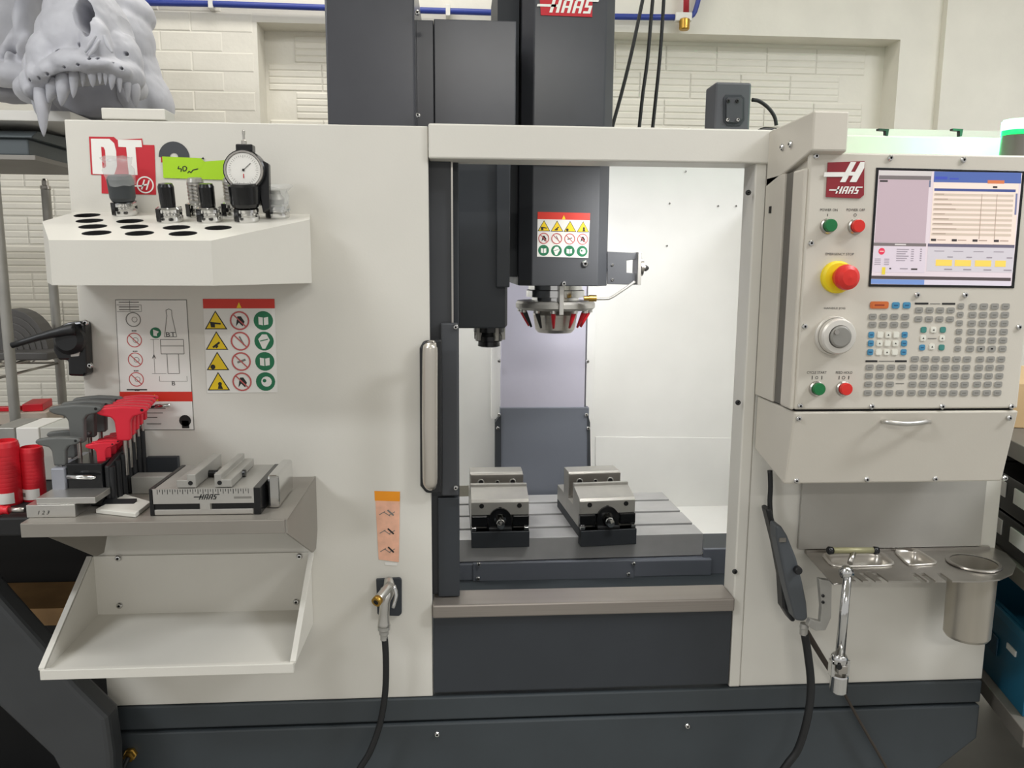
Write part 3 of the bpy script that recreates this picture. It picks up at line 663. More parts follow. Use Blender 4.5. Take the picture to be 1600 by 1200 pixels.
mb = MB(); mb.prism(frame(Vector((shx0, 0, 0)), Vector((0, 1, 0)), Vector((0, 0, 1))), [(SHY+.003, shz-.004), (-.04, shz-.004), (-.1, shz-.055), (SHY+.06, shz-.03), (SHY+.003, shz-.02)], 0, .003, chard); mb.build('left_skirt', sf)

# ================================================================== PARTS BIN
BYF = -.2
bx0 = (W(62, 1043, BYF).x+W(160, 955, 0).x)/2; bx1 = (W(462, 1036, BYF).x+W(479, 950, 0).x)/2
bzf = W(262, 1041, BYF).z; bzb = W(320, 955, 0).z; bz0 = min(bzf, bzb)-.004; bztop = W(490, 862, 0).z; zlip0 = W(262, 1056, BYF).z
bn = thing('parts_bin', ((bx0+bx1)/2, -.1, zlip0), 'open cream sheet metal bin below the steel shelf', 'bin')
mb = MB(); mb.prism(frame(Vector((bx0, 0, 0)), Vector((0, 1, 0)), Vector((0, 0, 1))), [(BYF+.002, zlip0+.001), (-.001, bzb-.004), (-.001, bzb), (BYF+.002, bzf-.006)], 0, bx1-bx0, cream); mb.build('bin_floor', bn)
MB().box(I4, bx0, -.004, bzb-.004, bx1, -.001, bztop, cream).build('bin_back', bn)
MB().box(I4, bx0-.006, BYF-.003, zlip0, bx1+.006, BYF+.006, bzf, cream).build('front_lip', bn, .001)
for x, dx in ((bx0, -.006), (bx1, .006)):
    M = frame(Vector((x, 0, 0)), Vector((0, 1, 0)), Vector((0, 0, 1)))
    mb = MB(); mb.prism(M, [(BYF, zlip0), (-.001, bzb-.03), (-.001, bztop), (-.012, bztop), (BYF, bzf)], min(0, dx*.4), max(0, dx*.4), cream)
    mb.prism(M, [(BYF+.001, bzf-.002), (-.01, bztop-.002), (-.01, bztop+.003), (BYF+.001, bzf+.003)], min(0, dx*1.6), max(0, dx*1.6), cream); mb.build('bin_side', bn, .0006)
for q in ((185, 872), (187, 946), (468, 869), (463, 940)): screw(bn, q[0], q[1], -.005, .006)

# ================================================================== AIR GUN AND HOSE
ag = thing('air_gun', W(605, 985, -.04), 'chrome air blow gun hanging on a dark plate with black hose', 'air gun')
MB().prism(FR(0), pts(0, (588, 903), (625, 901), (628, 904), (628, 957), (624, 961), (592, 960), (590, 957)), 0, .006, chard).build('holder_plate', ag, .002)
mb = MB(); mb.tube([W(607, 905, -.015), W(608, 918, -.03), W(605, 930, -.04), W(602, 940, -.045), W(600, 962, -.045), W(600, 978, -.045)], [.008, .011, .011, .009, .01, .012], alum, 12, 3)
mb.tube([W(609, 915, -.03), W(598, 928, -.055), W(590, 938, -.07)], [.009, .0085, .008], alum, 12, 2); mb.build('gun_body', ag)
mb = MB(); p = W(590, 938, -.07); d = (W(590, 938, -.07)-W(598, 928, -.055)).normalized(); mb.tube([p-d*.004, p+d*.006], .0095, brass, 12, 1); mb.tube([p+d*.006, p+d*.0065], .005, hole, 10, 1); mb.build('nozzle_tip', ag)
mb = MB(); mb.tube([W(615, 915, -.045), W(619, 930, -.05), W(614, 950, -.055)], [.004, .0035, .003], chrome, 8, 3); mb.build('trigger_lever', ag)
MB().lathe(T(*W(600, 990, -.045)), [(0, .016), (.0115, .016), (.0115, .008), (.009, .006), (.009, -.001), (.007, -.001), (.007, -.012), (0, -.012)], castst, 14).build('hose_coupling', ag)
mb = MB(); mb.tube([W(601, 995, -.045), W(603, 1030, -.045), W(602, 1080, -.045), W(594, 1130, -.048), W(578, 1175, -.05), W(560, 1205, -.05), W(535, 1260, -.06), W(505, 1400, -.08)], .0062, rubber, 10, 5); mb.build('air_hose', ag)
MB().box(FR(-.002), *P2(596, 912, -.002), 0, *P2(612, 918, -.002), .02, chrome).build('hook', ag, .002)

# brass drain fitting on the plinth
df = thing('drain_fitting', W(205, 1188, -.02), 'small brass fitting with black hose on the dark plinth', 'fitting')
p = W(205, 1177, -.009); mb = MB(); mb.lathe(frame(p, Vector((1, 0, 0)), Vector((0, 0, 1))), [(0, 0), (.0125, 0), (.0125, .006), (.0105, .008), (.0105, .014), (.006, .015), (0, .015)], brass, 6); mb.build('brass_nut', df)
mb = MB(); mb.tube([p+Vector((0, -.014, 0)), p+Vector((-.004, -.026, -.01)), p+Vector((-.012, -.03, -.03)), p+Vector((-.03, -.03, -.09)), p+Vector((-.05, -.02, -.3))], .0048, rubber, 8, 4); mb.build('drain_hose', df)

# ================================================================== VISES ON THE TABLE
def vise(name, px, yaw, label):
    o = W(px, 849, TYF-.03); o.z = TZ
    t = thing(name, o, label, 'vise', 'milling vises on the table')
    M = T(*o) @ RZ(yaw) @ Matrix.Diagonal((1.03, 1, 1.16, 1))
    wd = .075; L = .30
    def bx(nm, a0, a1, b0, b1, c0, c1, mt, bv=.0015, parent=None):
        return MB().box(M, a0, b0, c0, a1, b1, c1, mt).build(nm, parent or t, bv)
    bd = MB(); bd.box(M, -wd, .0, -.0, wd, L, .022, chard); bd.box(M, -wd, .03, .022, -wd+.04, L, .06, castst); bd.box(M, wd-.04, .03, .022, wd, L, .06, castst); bd.box(M, -wd+.04, .12, .022, wd-.04, L, .05, chard); bd.box(M, -wd, -.001, -.016, wd, .029, .022, chard); base = bd.build('vise_body', t, .0015)
    for s_ in (-1, 1): bx('clamp_ear', s_*.068-.006, s_*.068+.006, .006, .02, .022, .03, chrome, .001, base)
    # black way faces either side of the screw
    bx('slide_block', -wd, -wd+.042, .012, .03, .03, .056, blackg, .003, base); bx('slide_block', wd-.042, wd, .012, .03, .03, .056, blackg, .003, base)
    # movable jaw: wedge shaped top
    fr = M @ frame(Vector((-wd, 0, 0)), Vector((0, 1, 0)), Vector((0, 0, 1)))
    mj = MB(); mj.prism(fr, [(.02, .056), (.02, .086), (.026, .092), (.082, .106), (.087, .106), (.087, .113), (.1, .113), (.1, .056)], 0, 2*wd, castst); jaw = mj.build('movable_jaw', t, .0012)
    for x, z, r in ((-.048, .078, .0065), (0, .07, .0065), (.05, .078, .0065)):
        p = M @ Vector((x, .0195, z)); b_ = MB(); b_.lathe(frame(p, Vector((1, 0, 0)), Vector((0, 0, 1))), [(r, 0), (r, .0008), (r*.9, .0012), (0, .0012)], hole, 12); b_.build('bolt_hole_disc', jaw)  # proud near-black disc stands in for the shade inside the hole
    # arch over the screw
    ar = MB(); ar.lathe(M @ frame(Vector((0, .024, .044)), Vector((1, 0, 0)), Vector((0, 0, 1))), [(.016, 0), (.03, 0), (.03, .012), (.016, .012), (.016, 0)], blackg, 20); ar.build('screw_collar', t)
    sc = MB(); sc.lathe(M @ frame(Vector((0, .03, .042)), Vector((1, 0, 0)), Vector((0, 0, 1))), [(.011, -.06), (.011, .035), (.0095, .037), (.0095, .048), (0, .05)], chrome, 16)
    sc.build('lead_screw', t)
    bx('screw_tray', -.03, .03, .002, .03, .022, .03, black, .002)
    # fixed jaw at the back
    fj = MB(); fj.prism(fr, [(.155, .05), (.155, .122), (.16, .126), (.215, .126), (.215, .05)], 0, 2*wd*.97, castst); fx = fj.build('fixed_jaw', t, .0015)
    bx('jaw_plate', -wd*.97, wd*.95, .149, .155, .068, .122, steel, .001, fx)
    for x, r in ((-.045, .0085), (0, .0055), (.042, .0085)):
        p = M @ Vector((x, .1485, .103)); b_ = MB()
        b_.lathe(frame(p, Vector((1, 0, 0)), Vector((0, 0, 1))), [(r*1.15, 0), (r, .001), (r*.8, .001)], castst, 14); b_.lathe(frame(p, Vector((1, 0, 0)), Vector((0, 0, 1))), [(r*.8, .001), (r*.6, .0004), (0, .0004)], hole, 12); b_.build('jaw_screw', fx)
    return t
vise('milling_vise', 782, radians(0.5), 'grey machine vise on the table nearest the open door')
vise('milling_vise', 951, radians(5.0), 'grey machine vise on the table, right of the other')

# ================================================================== CONTROL CONSOLE
KY = -.17
kx0 = W(1254, 440, KY).x; kx1 = W(1600, 440, KY).x+.012; kz1 = W(1430, 240, KY).z; kzm = W(1410, 640, KY).z; kz0 = W(1410, 754, KY+.022).z
co = thing('control_console', ((kx0+kx1)/2, -.09, kz0), 'cream machine control console with screen, keypad and emergency stop', 'control panel')
FK = FR(KY)
def K(x, y): return P2(x, y, KY)
body = MB().box(FK, kx0+.006, kzm+.001, -.168, kx1-.004, kz1-.002, -.012, cream2).build('console_housing', co, .004)
face = MB().box(FK, kx0, kzm+.001, -.012, kx1, kz1, 0, cream2).build('front_panel', co, .003)
dw = MB().prism(frame(Vector((kx0-.001, 0, 0)), Vector((0, 1, 0)), Vector((0, 0, 1))), [(KY-.002, kzm-.003), (-.004, kzm-.003), (-.004, kz0+.03), (KY+.028, kz0), (KY+.022, kz0)], 0, kx1-kx0+.002, cream2).build('lower_cover', co, .003)
MB().box(FK, kx0+.004, kzm-.004, -.14, kx1-.004, kzm+.002, -.006, hole).build('shadow_gap', co)  # black strip painted in as the shade of the seam
# extruded side channel on the left
sx = kx0-.001
def side(y0, y1, z0, z1, c, mt, nm, bv=.001): return MB().box(I4, sx-c, y0, z0, sx+.002, y1, z1, mt).build(nm, co, bv)
zc_ = W(1268, 262, KY).z
side(-.085, -.002, kzm, zc_, .004, cream2, 'side_rail'); side(-.168, -.122, kzm, zc_, .006, cream2, 'side_rail', .006)
side(-.122, -.085, kzm, zc_, .0005, shelfgrey, 'side_groove')
# hinge block on top
hb0 = W(1270, 237, KY).x; 
mb = MB(); mb.prism(frame(Vector((sx-.004, 0, 0)), Vector((0, 1, 0)), Vector((0, 0, 1))), [(-.185, W(1290, 236, -.185).z), (-.001, W(1205, 268, 0).z-.03), (-.001, W(1212, 206, 0).z), (-.185, W(1290, 173, -.185).z)], 0, W(1326, 200, -.185).x-sx+.004, cream2); hb = mb.build('arm_hinge_block', co, .003)
for yy in (-.07, -.105):
    p = Vector((sx-.0045, yy, W(1240, 229, -.08).z)); screw(co, 0, 0, 0, .006, chrome, (-1, 0, 0), p)
mb = MB(); p = Vector((sx-.004, -.03, W(1222, 328, -.03).z)); mb.box(I4, p.x-.002, p.y-.004, p.z-.006, p.x, p.y+.004, p.z+.006, blackp); mb.build('side_slot', co)
for (px, py) in ((1275, 244), (1391, 247), (1505, 250), (1267, 380), (1433, 461), (1508, 461), (1257, 510), (1592, 511), (1250, 634), (1362, 635), (1472, 635), (1580, 635), (1248, 654), (1577, 653), (1244, 751), (1354, 749), (1461, 748), (1570, 747)):
    screw(co, px, py, KY-.0005-(.0015 if 640 < py < 700 else 0)+(.021 if py > 700 else 0), .0048)
# red square logo
mb = MB(); mb.prism(FK, [K(1293, 254), K(1350, 252), K(1349, 305), K(1343, 310), K(1290, 308)], 0, .002, maroon)
def zz(x, y): return K(1180+x/3.75, 160+y/3.75)
for li_, l in enumerate(([(555, 350), (588, 350), (525, 468), (492, 468)], [(612, 350), (636, 350), (634, 385), (588, 468), (548, 468)], [(545, 408), (590, 408), (578, 430), (533, 430)], [(402, 410), (523, 410), (508, 437), (395, 437)])): mb.poly(FK, [zz(*p) for p in l], .0024+.0002*li_, whitep)
a, b = zz(465, 535); haas(mb, FK, a, b, .037, .0115, .0024, whitep, .35); lg = mb.build('logo_plate', co, label='dark red square logo plate with white HAAS lettering')
# printed captions
mb = MB()
for txt, x, y, wd in (('POWER ON', 1295, 328, .029), ('POWER OFF', 1337, 328, .031), ('EMERGENCY STOP', 1312, 397, .048), ('HANDLE JOG', 1304, 482, .036), ('CYCLE START', 1276, 582, .034), ('FEED HOLD', 1319, 582, .029)):
    a, b = K(x, y); mb.text(FK, txt, a, b, .0004, .0042, blackp, wd)
a, b = K(1293, 336); mb.box(FK, a-.0005, b-.002, .0002, a+.0005, b+.002, .0004, blackp)
for x, y, r in ((1336, 336, .0026), (1276, 590, .0025), (1318, 590, .0028)):
    a, b = K(x, y); mb.ring(FK, a, b, .0004, r*.72, r, blackp, 14)
for x in (1269, 1284, 1311, 1326):
    a, b = K(x, 590); mb.box(FK, a-.0006, b-.003, .0002, a+.0006, b+.003, .0004, blackp)
o_ = mb.build('printed_captions', face); o_['kind'] = 'stuff'
# push buttons
def button(px, py, mt, nm, r=.0105):
    a, b = K(px, py); m1 = MB(); m1.lathe(FK, [(r*1.22, 0), (r*1.22, .004), (r*1.05, .006), (r*.95, .006)], steel, 22, a=a, b=b); o = m1.build(nm, co)
    m2 = MB(); m2.lathe(FK, [(r*.98, .005), (r*.98, .012), (r*.9, .0135), (0, .0138)], mt, 22, a=a+.0008, b=b+.0004); m2.build('button_cap', o); return o
button(1293, 353, greenb, 'push_button'); button(1336, 354, redbtn, 'push_button'); button(1275, 607, greenb, 'push_button'); button(1317, 607, redbtn, 'push_button')
a, b = K(1306, 433); mb = MB(); mb.lathe(FK, [(0, 0), (.0265, 0), (.0265, .008), (.023, .011), (.012, .012)], yel, 30, a=a, b=b); es_ = mb.build('emergency_stop', co, label='yellow ring with red mushroom button')
Me = frame(Vector((a+.001, KY-.006, b)), Vector((1, .1, 0)), Vector((0, .0, 1)))
mb = MB(); mb.lathe(Me, [(.014, 0), (.0165, .008), (.0195, .013), (.021, .02), (.0195, .027), (.013, .031), (0, .0325)], redbtn, 28, a=.002, share=False); mb.build('mushroom_button', es_)
a, b = K(1301, 524); mb = MB(); mb.lathe(FK, [(0, 0), (.0325, 0), (.0325, .006), (.031, .008), (.0305, .012)], mat('wheel_satin', (212, 208, 200), .35, .3), 36, a=a, b=b); jg = mb.build('jog_wheel', co, label='round aluminium jog hand wheel')
mb = MB(); mb.lathe(FK, [(.030, .012), (.0295, .022), (.027, .025), (.019, .026), (.0185, .0245)], mat('wheel_satin', (212, 208, 200), .35, .3), 36, a=a, b=b); mb.build('wheel_rim', jg)
mb = MB(); mb.lathe(FK, [(.0185, .0245), (.0175, .028), (.015, .029), (0, .029)], mat('satin_grey', (150, 148, 142), .4, .4), 30, a=a+.001, b=b)
mb.cyl(FK, a-.009, b+.008, .029, .033, .004, steel, 12); mb.build('wheel_cap', jg)
# screen
def zs(x, y): return K(1340+x/5.715, 250+y/5.714)
mb = MB()
o4 = [zs(165, 68), zs(1492, 98), zs(1395, 1145), zs(95, 1130)]; i4 = [zs(185, 92), zs(1465, 118), zs(1368, 1122), zs(115, 1108)]
mb.prism(FK, o4, 0, .0012, blackg); sb = mb.build('screen_bezel', co, .0005)
mb = MB(); C0 = .0014
def sp(l, nm, c, lift=1): mb.poly(FK, [zs(*p) for p in l], C0+.0001*lift, scr(nm, c))
def sr(x0, y0, x1, y1, nm, c, lift=2):   # skewed rectangle on the display
    def sk(x, y): return (x-(y-100)*.066+0, y+(x-185)*.016)
    sp([sk(x0, y0), sk(x1, y0), sk(x1, y1), sk(x0, y1)], nm, c, lift)
sp([(185, 92), (1465, 118), (1368, 1122), (115, 1108)], 'base', (222, 208, 214), 0)
sr(185, 95, 660, 135, 'hdr', (206, 200, 198)); sr(190, 138, 655, 172, 'bar', (120, 112, 112)); sr(190, 172, 640, 735, 'lilac', (190, 170, 178)); sr(640, 175, 655, 235, 'scroll', (110, 116, 140)); sr(200, 180, 270, 196, 'dark', (60, 55, 55), 3)
sr(680, 95, 1458, 190, 'blue', (82, 104, 168)); sr(690, 140, 800, 165, 'blue2', (70, 84, 180), 3); sr(820, 150, 900, 165, 'blue2', (70, 84, 180), 3); sr(1160, 165, 1310, 195, 'orng', (208, 120, 80), 3)
sr(680, 192, 1440, 740, 'white', (238, 220, 208)); sr(690, 245, 1415, 268, 'bar2', (70, 84, 140), 3); sr(1210, 218, 1250, 235, 'dark', (60, 55, 55), 3); sr(1418, 280, 1435, 470, 'scroll2', (120, 124, 160), 3)
for k in range(9): sr(690, 290+k*44, 1400, 312+k*44, 'row', (206, 190, 174), 3)
for k in range(9):
    sr(700, 292+k*44, 780+(k*37) % 130, 300+k*44, 'ink', (170, 150, 136), 4)
for x in (1115, 1250): sr(x, 290, x+5, 690, 'ink', (170, 150, 136), 4)
for x in (690, 875, 1060, 1250): sr(x, 695, x+45, 715, 'dark', (60, 55, 55), 4); sr(x+55, 700, x+130, 708, 'ink', (170, 150, 136), 4)
sr(180, 738, 650, 765, 'bar', (120, 112, 112)); sr(665, 738, 1438, 765, 'bar3', (104, 100, 118)); sr(370, 745, 470, 757, 'hdr', (206, 200, 198), 3)
sr(185, 768, 650, 1000, 'pale', (216, 204, 214)); sr(668, 768, 1438, 985, 'pale2', (206, 200, 206))
for x in (745, 915, 1095, 1275):
    sr(x, 880, x+145 if x < 1200 else x+95, 935, 'gold', (244, 210, 96), 4); sr(x+100, 850, x+150, 860, 'ink2', (150, 140, 150), 4); sr(x+80, 960, x+150, 970, 'ink2', (150, 140, 150), 4); sr(x-20, 800, x+70, 806, 'ink2', (150, 140, 150), 4)
c_ = zs(210, 815); mb.disc(FK, c_[0], c_[1], C0+.0004, .0055, scr('rose', (226, 60, 90)), 16); mb.box(FK, c_[0]-.0035, c_[1]-.0007, C0+.0004, c_[0]+.0035, c_[1]+.0007, C0+.0005, scr('white', (238, 220, 208)))
for k in range(6): sr(390, 790+k*20, 500-(k % 3)*14, 797+k*20, 'ink2', (150, 140, 150), 4); sr(520, 790+k*20, 545, 797+k*20, 'ink2', (150, 140, 150), 4); sr(600, 785+k*20, 615, 795+k*20, 'ink2', (150, 140, 150), 4)
for k in range(4): sr(200, 880+k*16, 255, 886+k*16, 'ink2', (150, 140, 150), 4); sr(285, 880+k*16, 330, 886+k*16, 'ink2', (150, 140, 150), 4)
sr(270, 955, 300, 1020, 'yl', (226, 206, 70), 5); sr(335, 960, 352, 972, 'dark', (60, 55, 55), 4); sr(430, 962, 500, 970, 'ink2', (150, 140, 150), 4); sr(530, 962, 585, 975, 'dark', (60, 55, 55), 4)
sr(180, 1032, 1425, 1060, 'bar4', (84, 74, 76)); sr(180, 1062, 655, 1105, 'skyb', (118, 148, 206)); sr(655, 1062, 1425, 1105, 'base2', (216, 208, 220))
mb.build('screen_display', co, label='lit colour display')
# keys
def zk(x, y): return K(1340+x/6.154, 460+y/6.154)
kmesh = {}
def key(x, y, wd, hd, mt, mark=None, oval=False):
    a, b = zk(x, y); sw_ = wd/6.154/FPX*(KY-EYE.y)*1.02; sh_ = hd/6.154/FPX*(KY-EYE.y)*1.02
    k = (wd, hd, mt.name, mark)
    if k not in kmesh:
        m1 = MB(); r = .25*min(sw_, sh_)
        ol = [(sx_*(sw_/2-r)+r*cos(t), sy_*(sh_/2-r)+r*sin(t)) for sx_, sy_, t0 in ((1, 1, 0), (-1, 1, pi/2), (-1, -1, pi), (1, -1, 3*pi/2)) for t in (t0, t0+pi/4, t0+pi/2)]
        F = FR(0); m1.prism(F, ol, 0, .0010, keyf if mt in (keyg,) else mt, top=mt); m1.poly(F, [(p[0]*.82, p[1]*.78) for p in ol], .0013, mt)
        if mark == 'arrow': m1.poly(F, [(-.0018, -.0014), (.0018, -.0014), (0, .0016)], .0016, blackp)
        elif mark == 'dot': m1.box(F, -.0018, -.0013, .0013, .0018, .0013, .0016, blackp)
        elif mt is keyg: m1.box(F, -sw_*.24, -sh_*.1, .0013, sw_*.24, sh_*.08, .0016, greyp)
        elif mt in (keyb, keyo): m1.box(F, -sw_*.26, -sh_*.1, .0013, sw_*.26, sh_*.1, .0016, mat('mark_'+mt.name, (40, 90, 130) if mt is keyb else (150, 60, 30), .5))
        kmesh[k] = m1.mesh('key', Vector())
    o = bpy.data.objects.new('key', kmesh[k]); place(o, Vector((a, KY-.0002, b)), co)
def grid(tl, tr, bl, nx, ny, wd, hd, mt, skip=()):
    for j in range(ny):
        for i in range(nx):
            if (j, i) in skip: continue
            s_ = i/max(nx-1, 1); t_ = j/max(ny-1, 1)
            key(tl[0]+(tr[0]-tl[0])*s_+(bl[0]-tl[0])*t_, tl[1]+(tr[1]-tl[1])*s_+(bl[1]-tl[1])*t_, wd, hd, mt)
key(207, 102, 185, 70, keyo); key(365, 105, 76, 62, keyb); key(470, 105, 76, 62, keyb)
grid((143, 213), (455, 213), (141, 290), 4, 2, 80, 56, keyg); grid((588, 150), (892, 152), (582, 236), 4, 2, 80, 56, keyg)
for i, y in enumerate((388, 470, 555)):
    key(130-5*i, y, 58, 60, keyb); key(450-5*i, y, 58, 60, keyb)
    for j in range(3): key(215-7*i+77*j, y, 62, 62, keyw, 'arrow' if (i+j) % 2 else None)
for x, y, mt, mk in ((632, 340, keygr, None), (727, 340, keyw, 'arrow'), (818, 340, keygr, None), (628, 420, keyw, 'arrow'), (810, 420, keyw, 'arrow'), (618, 510, keyb, None), (712, 502, keyw, 'arrow'), (805, 510, keygr, None)): key(x, y, 58, 58, mt, mk)
grid((990, 112), (990, 112), (960, 520), 1, 6, 66, 56, keyg)
for j in range(6):
    for i in range(4): key(1108+104*i-6*j, 115+81.4*j, 82, 60, keyg, 'dot' if j == 5 and i in (1, 2) else None)
grid((113, 700), (423, 700), (95, 945), 4, 4, 80, 56, keyg, ((2, 3),)); grid((548, 620), (1050, 622), (517, 945), 6, 5, 82, 58, keyg); grid((1175, 622), (1377, 622), (1138, 945), 3, 5, 82, 58, keyg)
mb = MB()
for x0, x1, y in ((550, 680, 88), (810, 938, 90), (75, 190, 642), (357, 472, 642)): mb.poly(FK, [zk(x0, y-9), zk(x1, y-9), zk(x1, y+9), zk(x0, y+9)], .0004, blackp)
for x, y, wd in ((745, 90, 100), (275, 642, 150), (405, 857, 80), (715, 424, 85)): mb.poly(FK, [zk(x-wd/2, y-4), zk(x+wd/2, y-4), zk(x+wd/2, y+4), zk(x-wd/2, y+4)], .0004, greyp)
mb.build('keypad_print', face)
# drawer pull
mb = MB(); mb.tube([W(1380, 659, KY), W(1384, 659, KY-.012), W(1400, 661, KY-.02), W(1415, 662, KY-.022), W(1432, 661, KY-.02), W(1447, 659, KY-.012), W(1452, 659, KY)], .0042, alum, 10, 4); mb.build('pull_handle', co, label='curved metal pull handle')

# beacon lamp
BYK = -.10
bc = thing('beacon_lamp', W(1583, 240, BYK), 'glowing green and white signal lamp on top of the console', 'lamp')
p = W(1584, 241, BYK); zt_ = W(1584, 212, BYK).z; zu = W(1584, 187, BYK).z
p.z = kz1-.002
zt_ = max(zt_, p.z+.02)
MB().lathe(T(p.x, p.y, 0), [(.026, p.z), (.026, p.z+.004), (.0225, p.z+.006), (.0215, zt_), (0, zt_)], shelfgrey, 24).build('beacon_base', bc)
glow = mat('beacon_green', (20, 230, 100), .3, var=.01, emit=1.6); gloww = mat('beacon_white', (190, 255, 215), .3, var=.01, emit=1.1)
MB().lathe(T(p.x, p.y, 0), [(.0222, zt_), (.0228, zt_+.003), (.0228, zt_+.008)], glow, 24).build('green_ring', bc)
MB().lathe(T(p.x, p.y, 0), [(.0228, zt_+.008), (.0228, zu-.004), (.02, zu), (0, zu+.001)], gloww, 24).build('lens', bc)
ld = bpy.data.lights.new('beacon_glow', 'POINT'); ld.energy = 2.0; ld.color = (.05, 1, .35); ld.shadow_soft_size = .03
lo = bpy.data.objects.new('beacon_glow', ld); COL.objects.link(lo); lo.location = (p.x-.0, p.y+.045, zt_+.02)

# ================================================================== TOOL PLATE, PANS, CUP, T WRENCH, PENDANT
PYF = -.14
pz = (W(1253, 856, 0).z+W(1302, 912, PYF).z)/2
tp = thing('tool_plate', (W(1410, 880, -.07).x, -.07, pz-.06), 'steel tool plate with slots bolted under the console', 'plate')
def PL(px, py):
    v = onplane(px, py, Vector((0, 0, pz)), Vector((0, 0, 1))); return (v.x, v.y)
ol = [PL(1253, 858), PL(1535, 855), PL(1560, 864), PL(1576, 878), PL(1578, 892), PL(1566, 902), PL(1540, 906), PL(1495, 907), PL(1480, 897), PL(1470, 893), PL(1470, 907)]
edge = [PL(1253, 857), PL(1545, 852), PL(1572, 864), PL(1588, 882), PL(1582, 896), PL(1562, 905), PL(1530, 908)]
for k in range(6):
    x = (1488, 1462, 1448, 1388, 1368, 1348)[k]; edge += [PL(x, 907.5), PL(x-18, 895), PL(x-26, 895.5), PL(x-10, 908)]
edge += [PL(1302, 912)]
# slots cut into the plate for the two pans and the cup
cutr = [[PL(1287, 866), PL(1376, 864), PL(1396, 884), PL(1304, 886)], [PL(1398, 862), PL(1432, 860), PL(1465, 881), PL(1420, 884)]]
cc = PL(1521, 881); cr_ = .0425
circ = [(cc[0]+cr_*cos(2*pi*k/28), cc[1]+cr_*sin(2*pi*k/28)) for k in range(28)]
def holed(name, outer, holes, z0, z1, mt, parent, bevel=0):
    bm = bmesh.new(); es = []
    for lp in [outer]+holes:
        v = [bm.verts.new((x, y, z1)) for x, y in lp]; es += [bm.edges.new((v[i], v[(i+1) % len(v)])) for i in range(len(v))]
    bmesh.ops.triangle_fill(bm, use_beauty=True, edges=es); bm.normal_update()
    bmesh.ops.recalc_face_normals(bm, faces=bm.faces)
    mb = MB(); bm.verts.index_update(); a = mb.add([v.co for v in bm.verts]); b = mb.add([Vector((v.co.x, v.co.y, z0)) for v in bm.verts])
    for f in bm.faces:
        i = [v.index for v in f.verts]; i = i if f.normal.z > 0 else i[::-1]; mb.face([a+k for k in i], mt); mb.face([b+k for k in i][::-1], mt)
    for e in bm.edges:
        if len(e.link_faces) == 1:
            i, j = e.verts[0].index, e.verts[1].index; mb.face((a+i, a+j, b+j, b+i), mt)
    bm.free(); return mb.build(name, parent)
holed('plate', edge, cutr+[circ], pz-.003, pz, steel, tp)
MB().box(I4, PL(1253, 858)[0], -.008, pz, PL(1540, 855)[0], -.001, pz+.006, steel).build('wall_flange', tp)
MB().box(I4, W(1251, 800, -.006).x, -.007, pz+.007, W(1537, 800, -.006).x, -.001, kz0+.02, mat('splash_sheet', (172, 169, 162), .4, .25)).build('back_sheet', tp, .001)
brx = W(1293, 960, -.1).x
mb = MB(); mb.prism(FR(-.10), pts(-.1, (1280, 905), (1300, 908), (1299, 965), (1290, 985), (1275, 986), (1262, 978), (1266, 968), (1282, 972), (1284, 950)), -.012, 0, castst); br = mb.build('support_bracket', tp, .001)
for q in ((1286, 931), (1286, 941)): screw(tp, q[0], q[1], -.101, .003, blackp)
def pan(name, quadp, label):
    c0 = Vector((sum(p[0] for p in quadp)/4, sum(p[1] for p in quadp)/4)); t = thing(name, (c0.x, c0.y, pz-.025), label, 'tray', 'small steel trays set in the tool plate')
    mb = MB()
    def rr(s_, z, rd=.25):
        o_ = []
        for i in range(4):
            p = Vector(quadp[i]); pr = Vector(quadp[i-1]); nx_ = Vector(quadp[(i+1) % 4])
            for k in range(4):
                t_ = k/3; A = p+(pr-p)*rd*(1-t_)**2+(nx_-p)*rd*t_**2; A = c0+(A-c0)*s_; o_.append((A.x, A.y, z))
        return o_
    rings = [mb.add(rr(s_, z)) for s_, z in ((1.12, pz+.0005), (1.12, pz+.003), (1.0, pz+.003), (.94, pz-.004), (.9, pz-.024))]
    n_ = 16
    for k in range(len(rings)-1):
        for i in range(n_): mb.face((rings[k]+i, rings[k]+(i+1) % n_, rings[k+1]+(i+1) % n_, rings[k+1]+i), mat('tray_steel', (196, 190, 180), .28, .6), True)
    mb.face([rings[-1]+i for i in range(n_)], mat('tray_steel', (196, 190, 180), .28, .6)); mb.build('tray_body', t); 
    return t
pan('steel_tray', cutr[0], 'rectangular polished steel tray behind the T wrench'); pan('steel_tray', cutr[1], 'small polished steel tray beside the steel cup')
zc0 = W(1517, 986, -.06).z
t = thing('steel_cup', (cc[0], cc[1], zc0), 'cylindrical brushed steel cup hanging in the plate', 'cup')
mb = MB(); mb.lathe(T(cc[0], cc[1], 0), [(0, zc0), (.037, zc0), (.0405, zc0+.006), (.0415, pz+.002), (.0405, pz+.002), (.039, zc0+.008), (0, zc0+.004)], mat('cup_steel', (182, 176, 164), .32, .7, var=.08, scale=30, stretch=(1, 1, .05)), 36); mb.build('cup_wall', t)
mb = MB(); mb.lathe(T(cc[0], cc[1], 0), [(.0405, pz+.001), (.047, pz+.001), (.0475, pz+.003), (.0465, pz+.0045), (.0405, pz+.004)], steel, 36); mb.build('cup_rim', t)
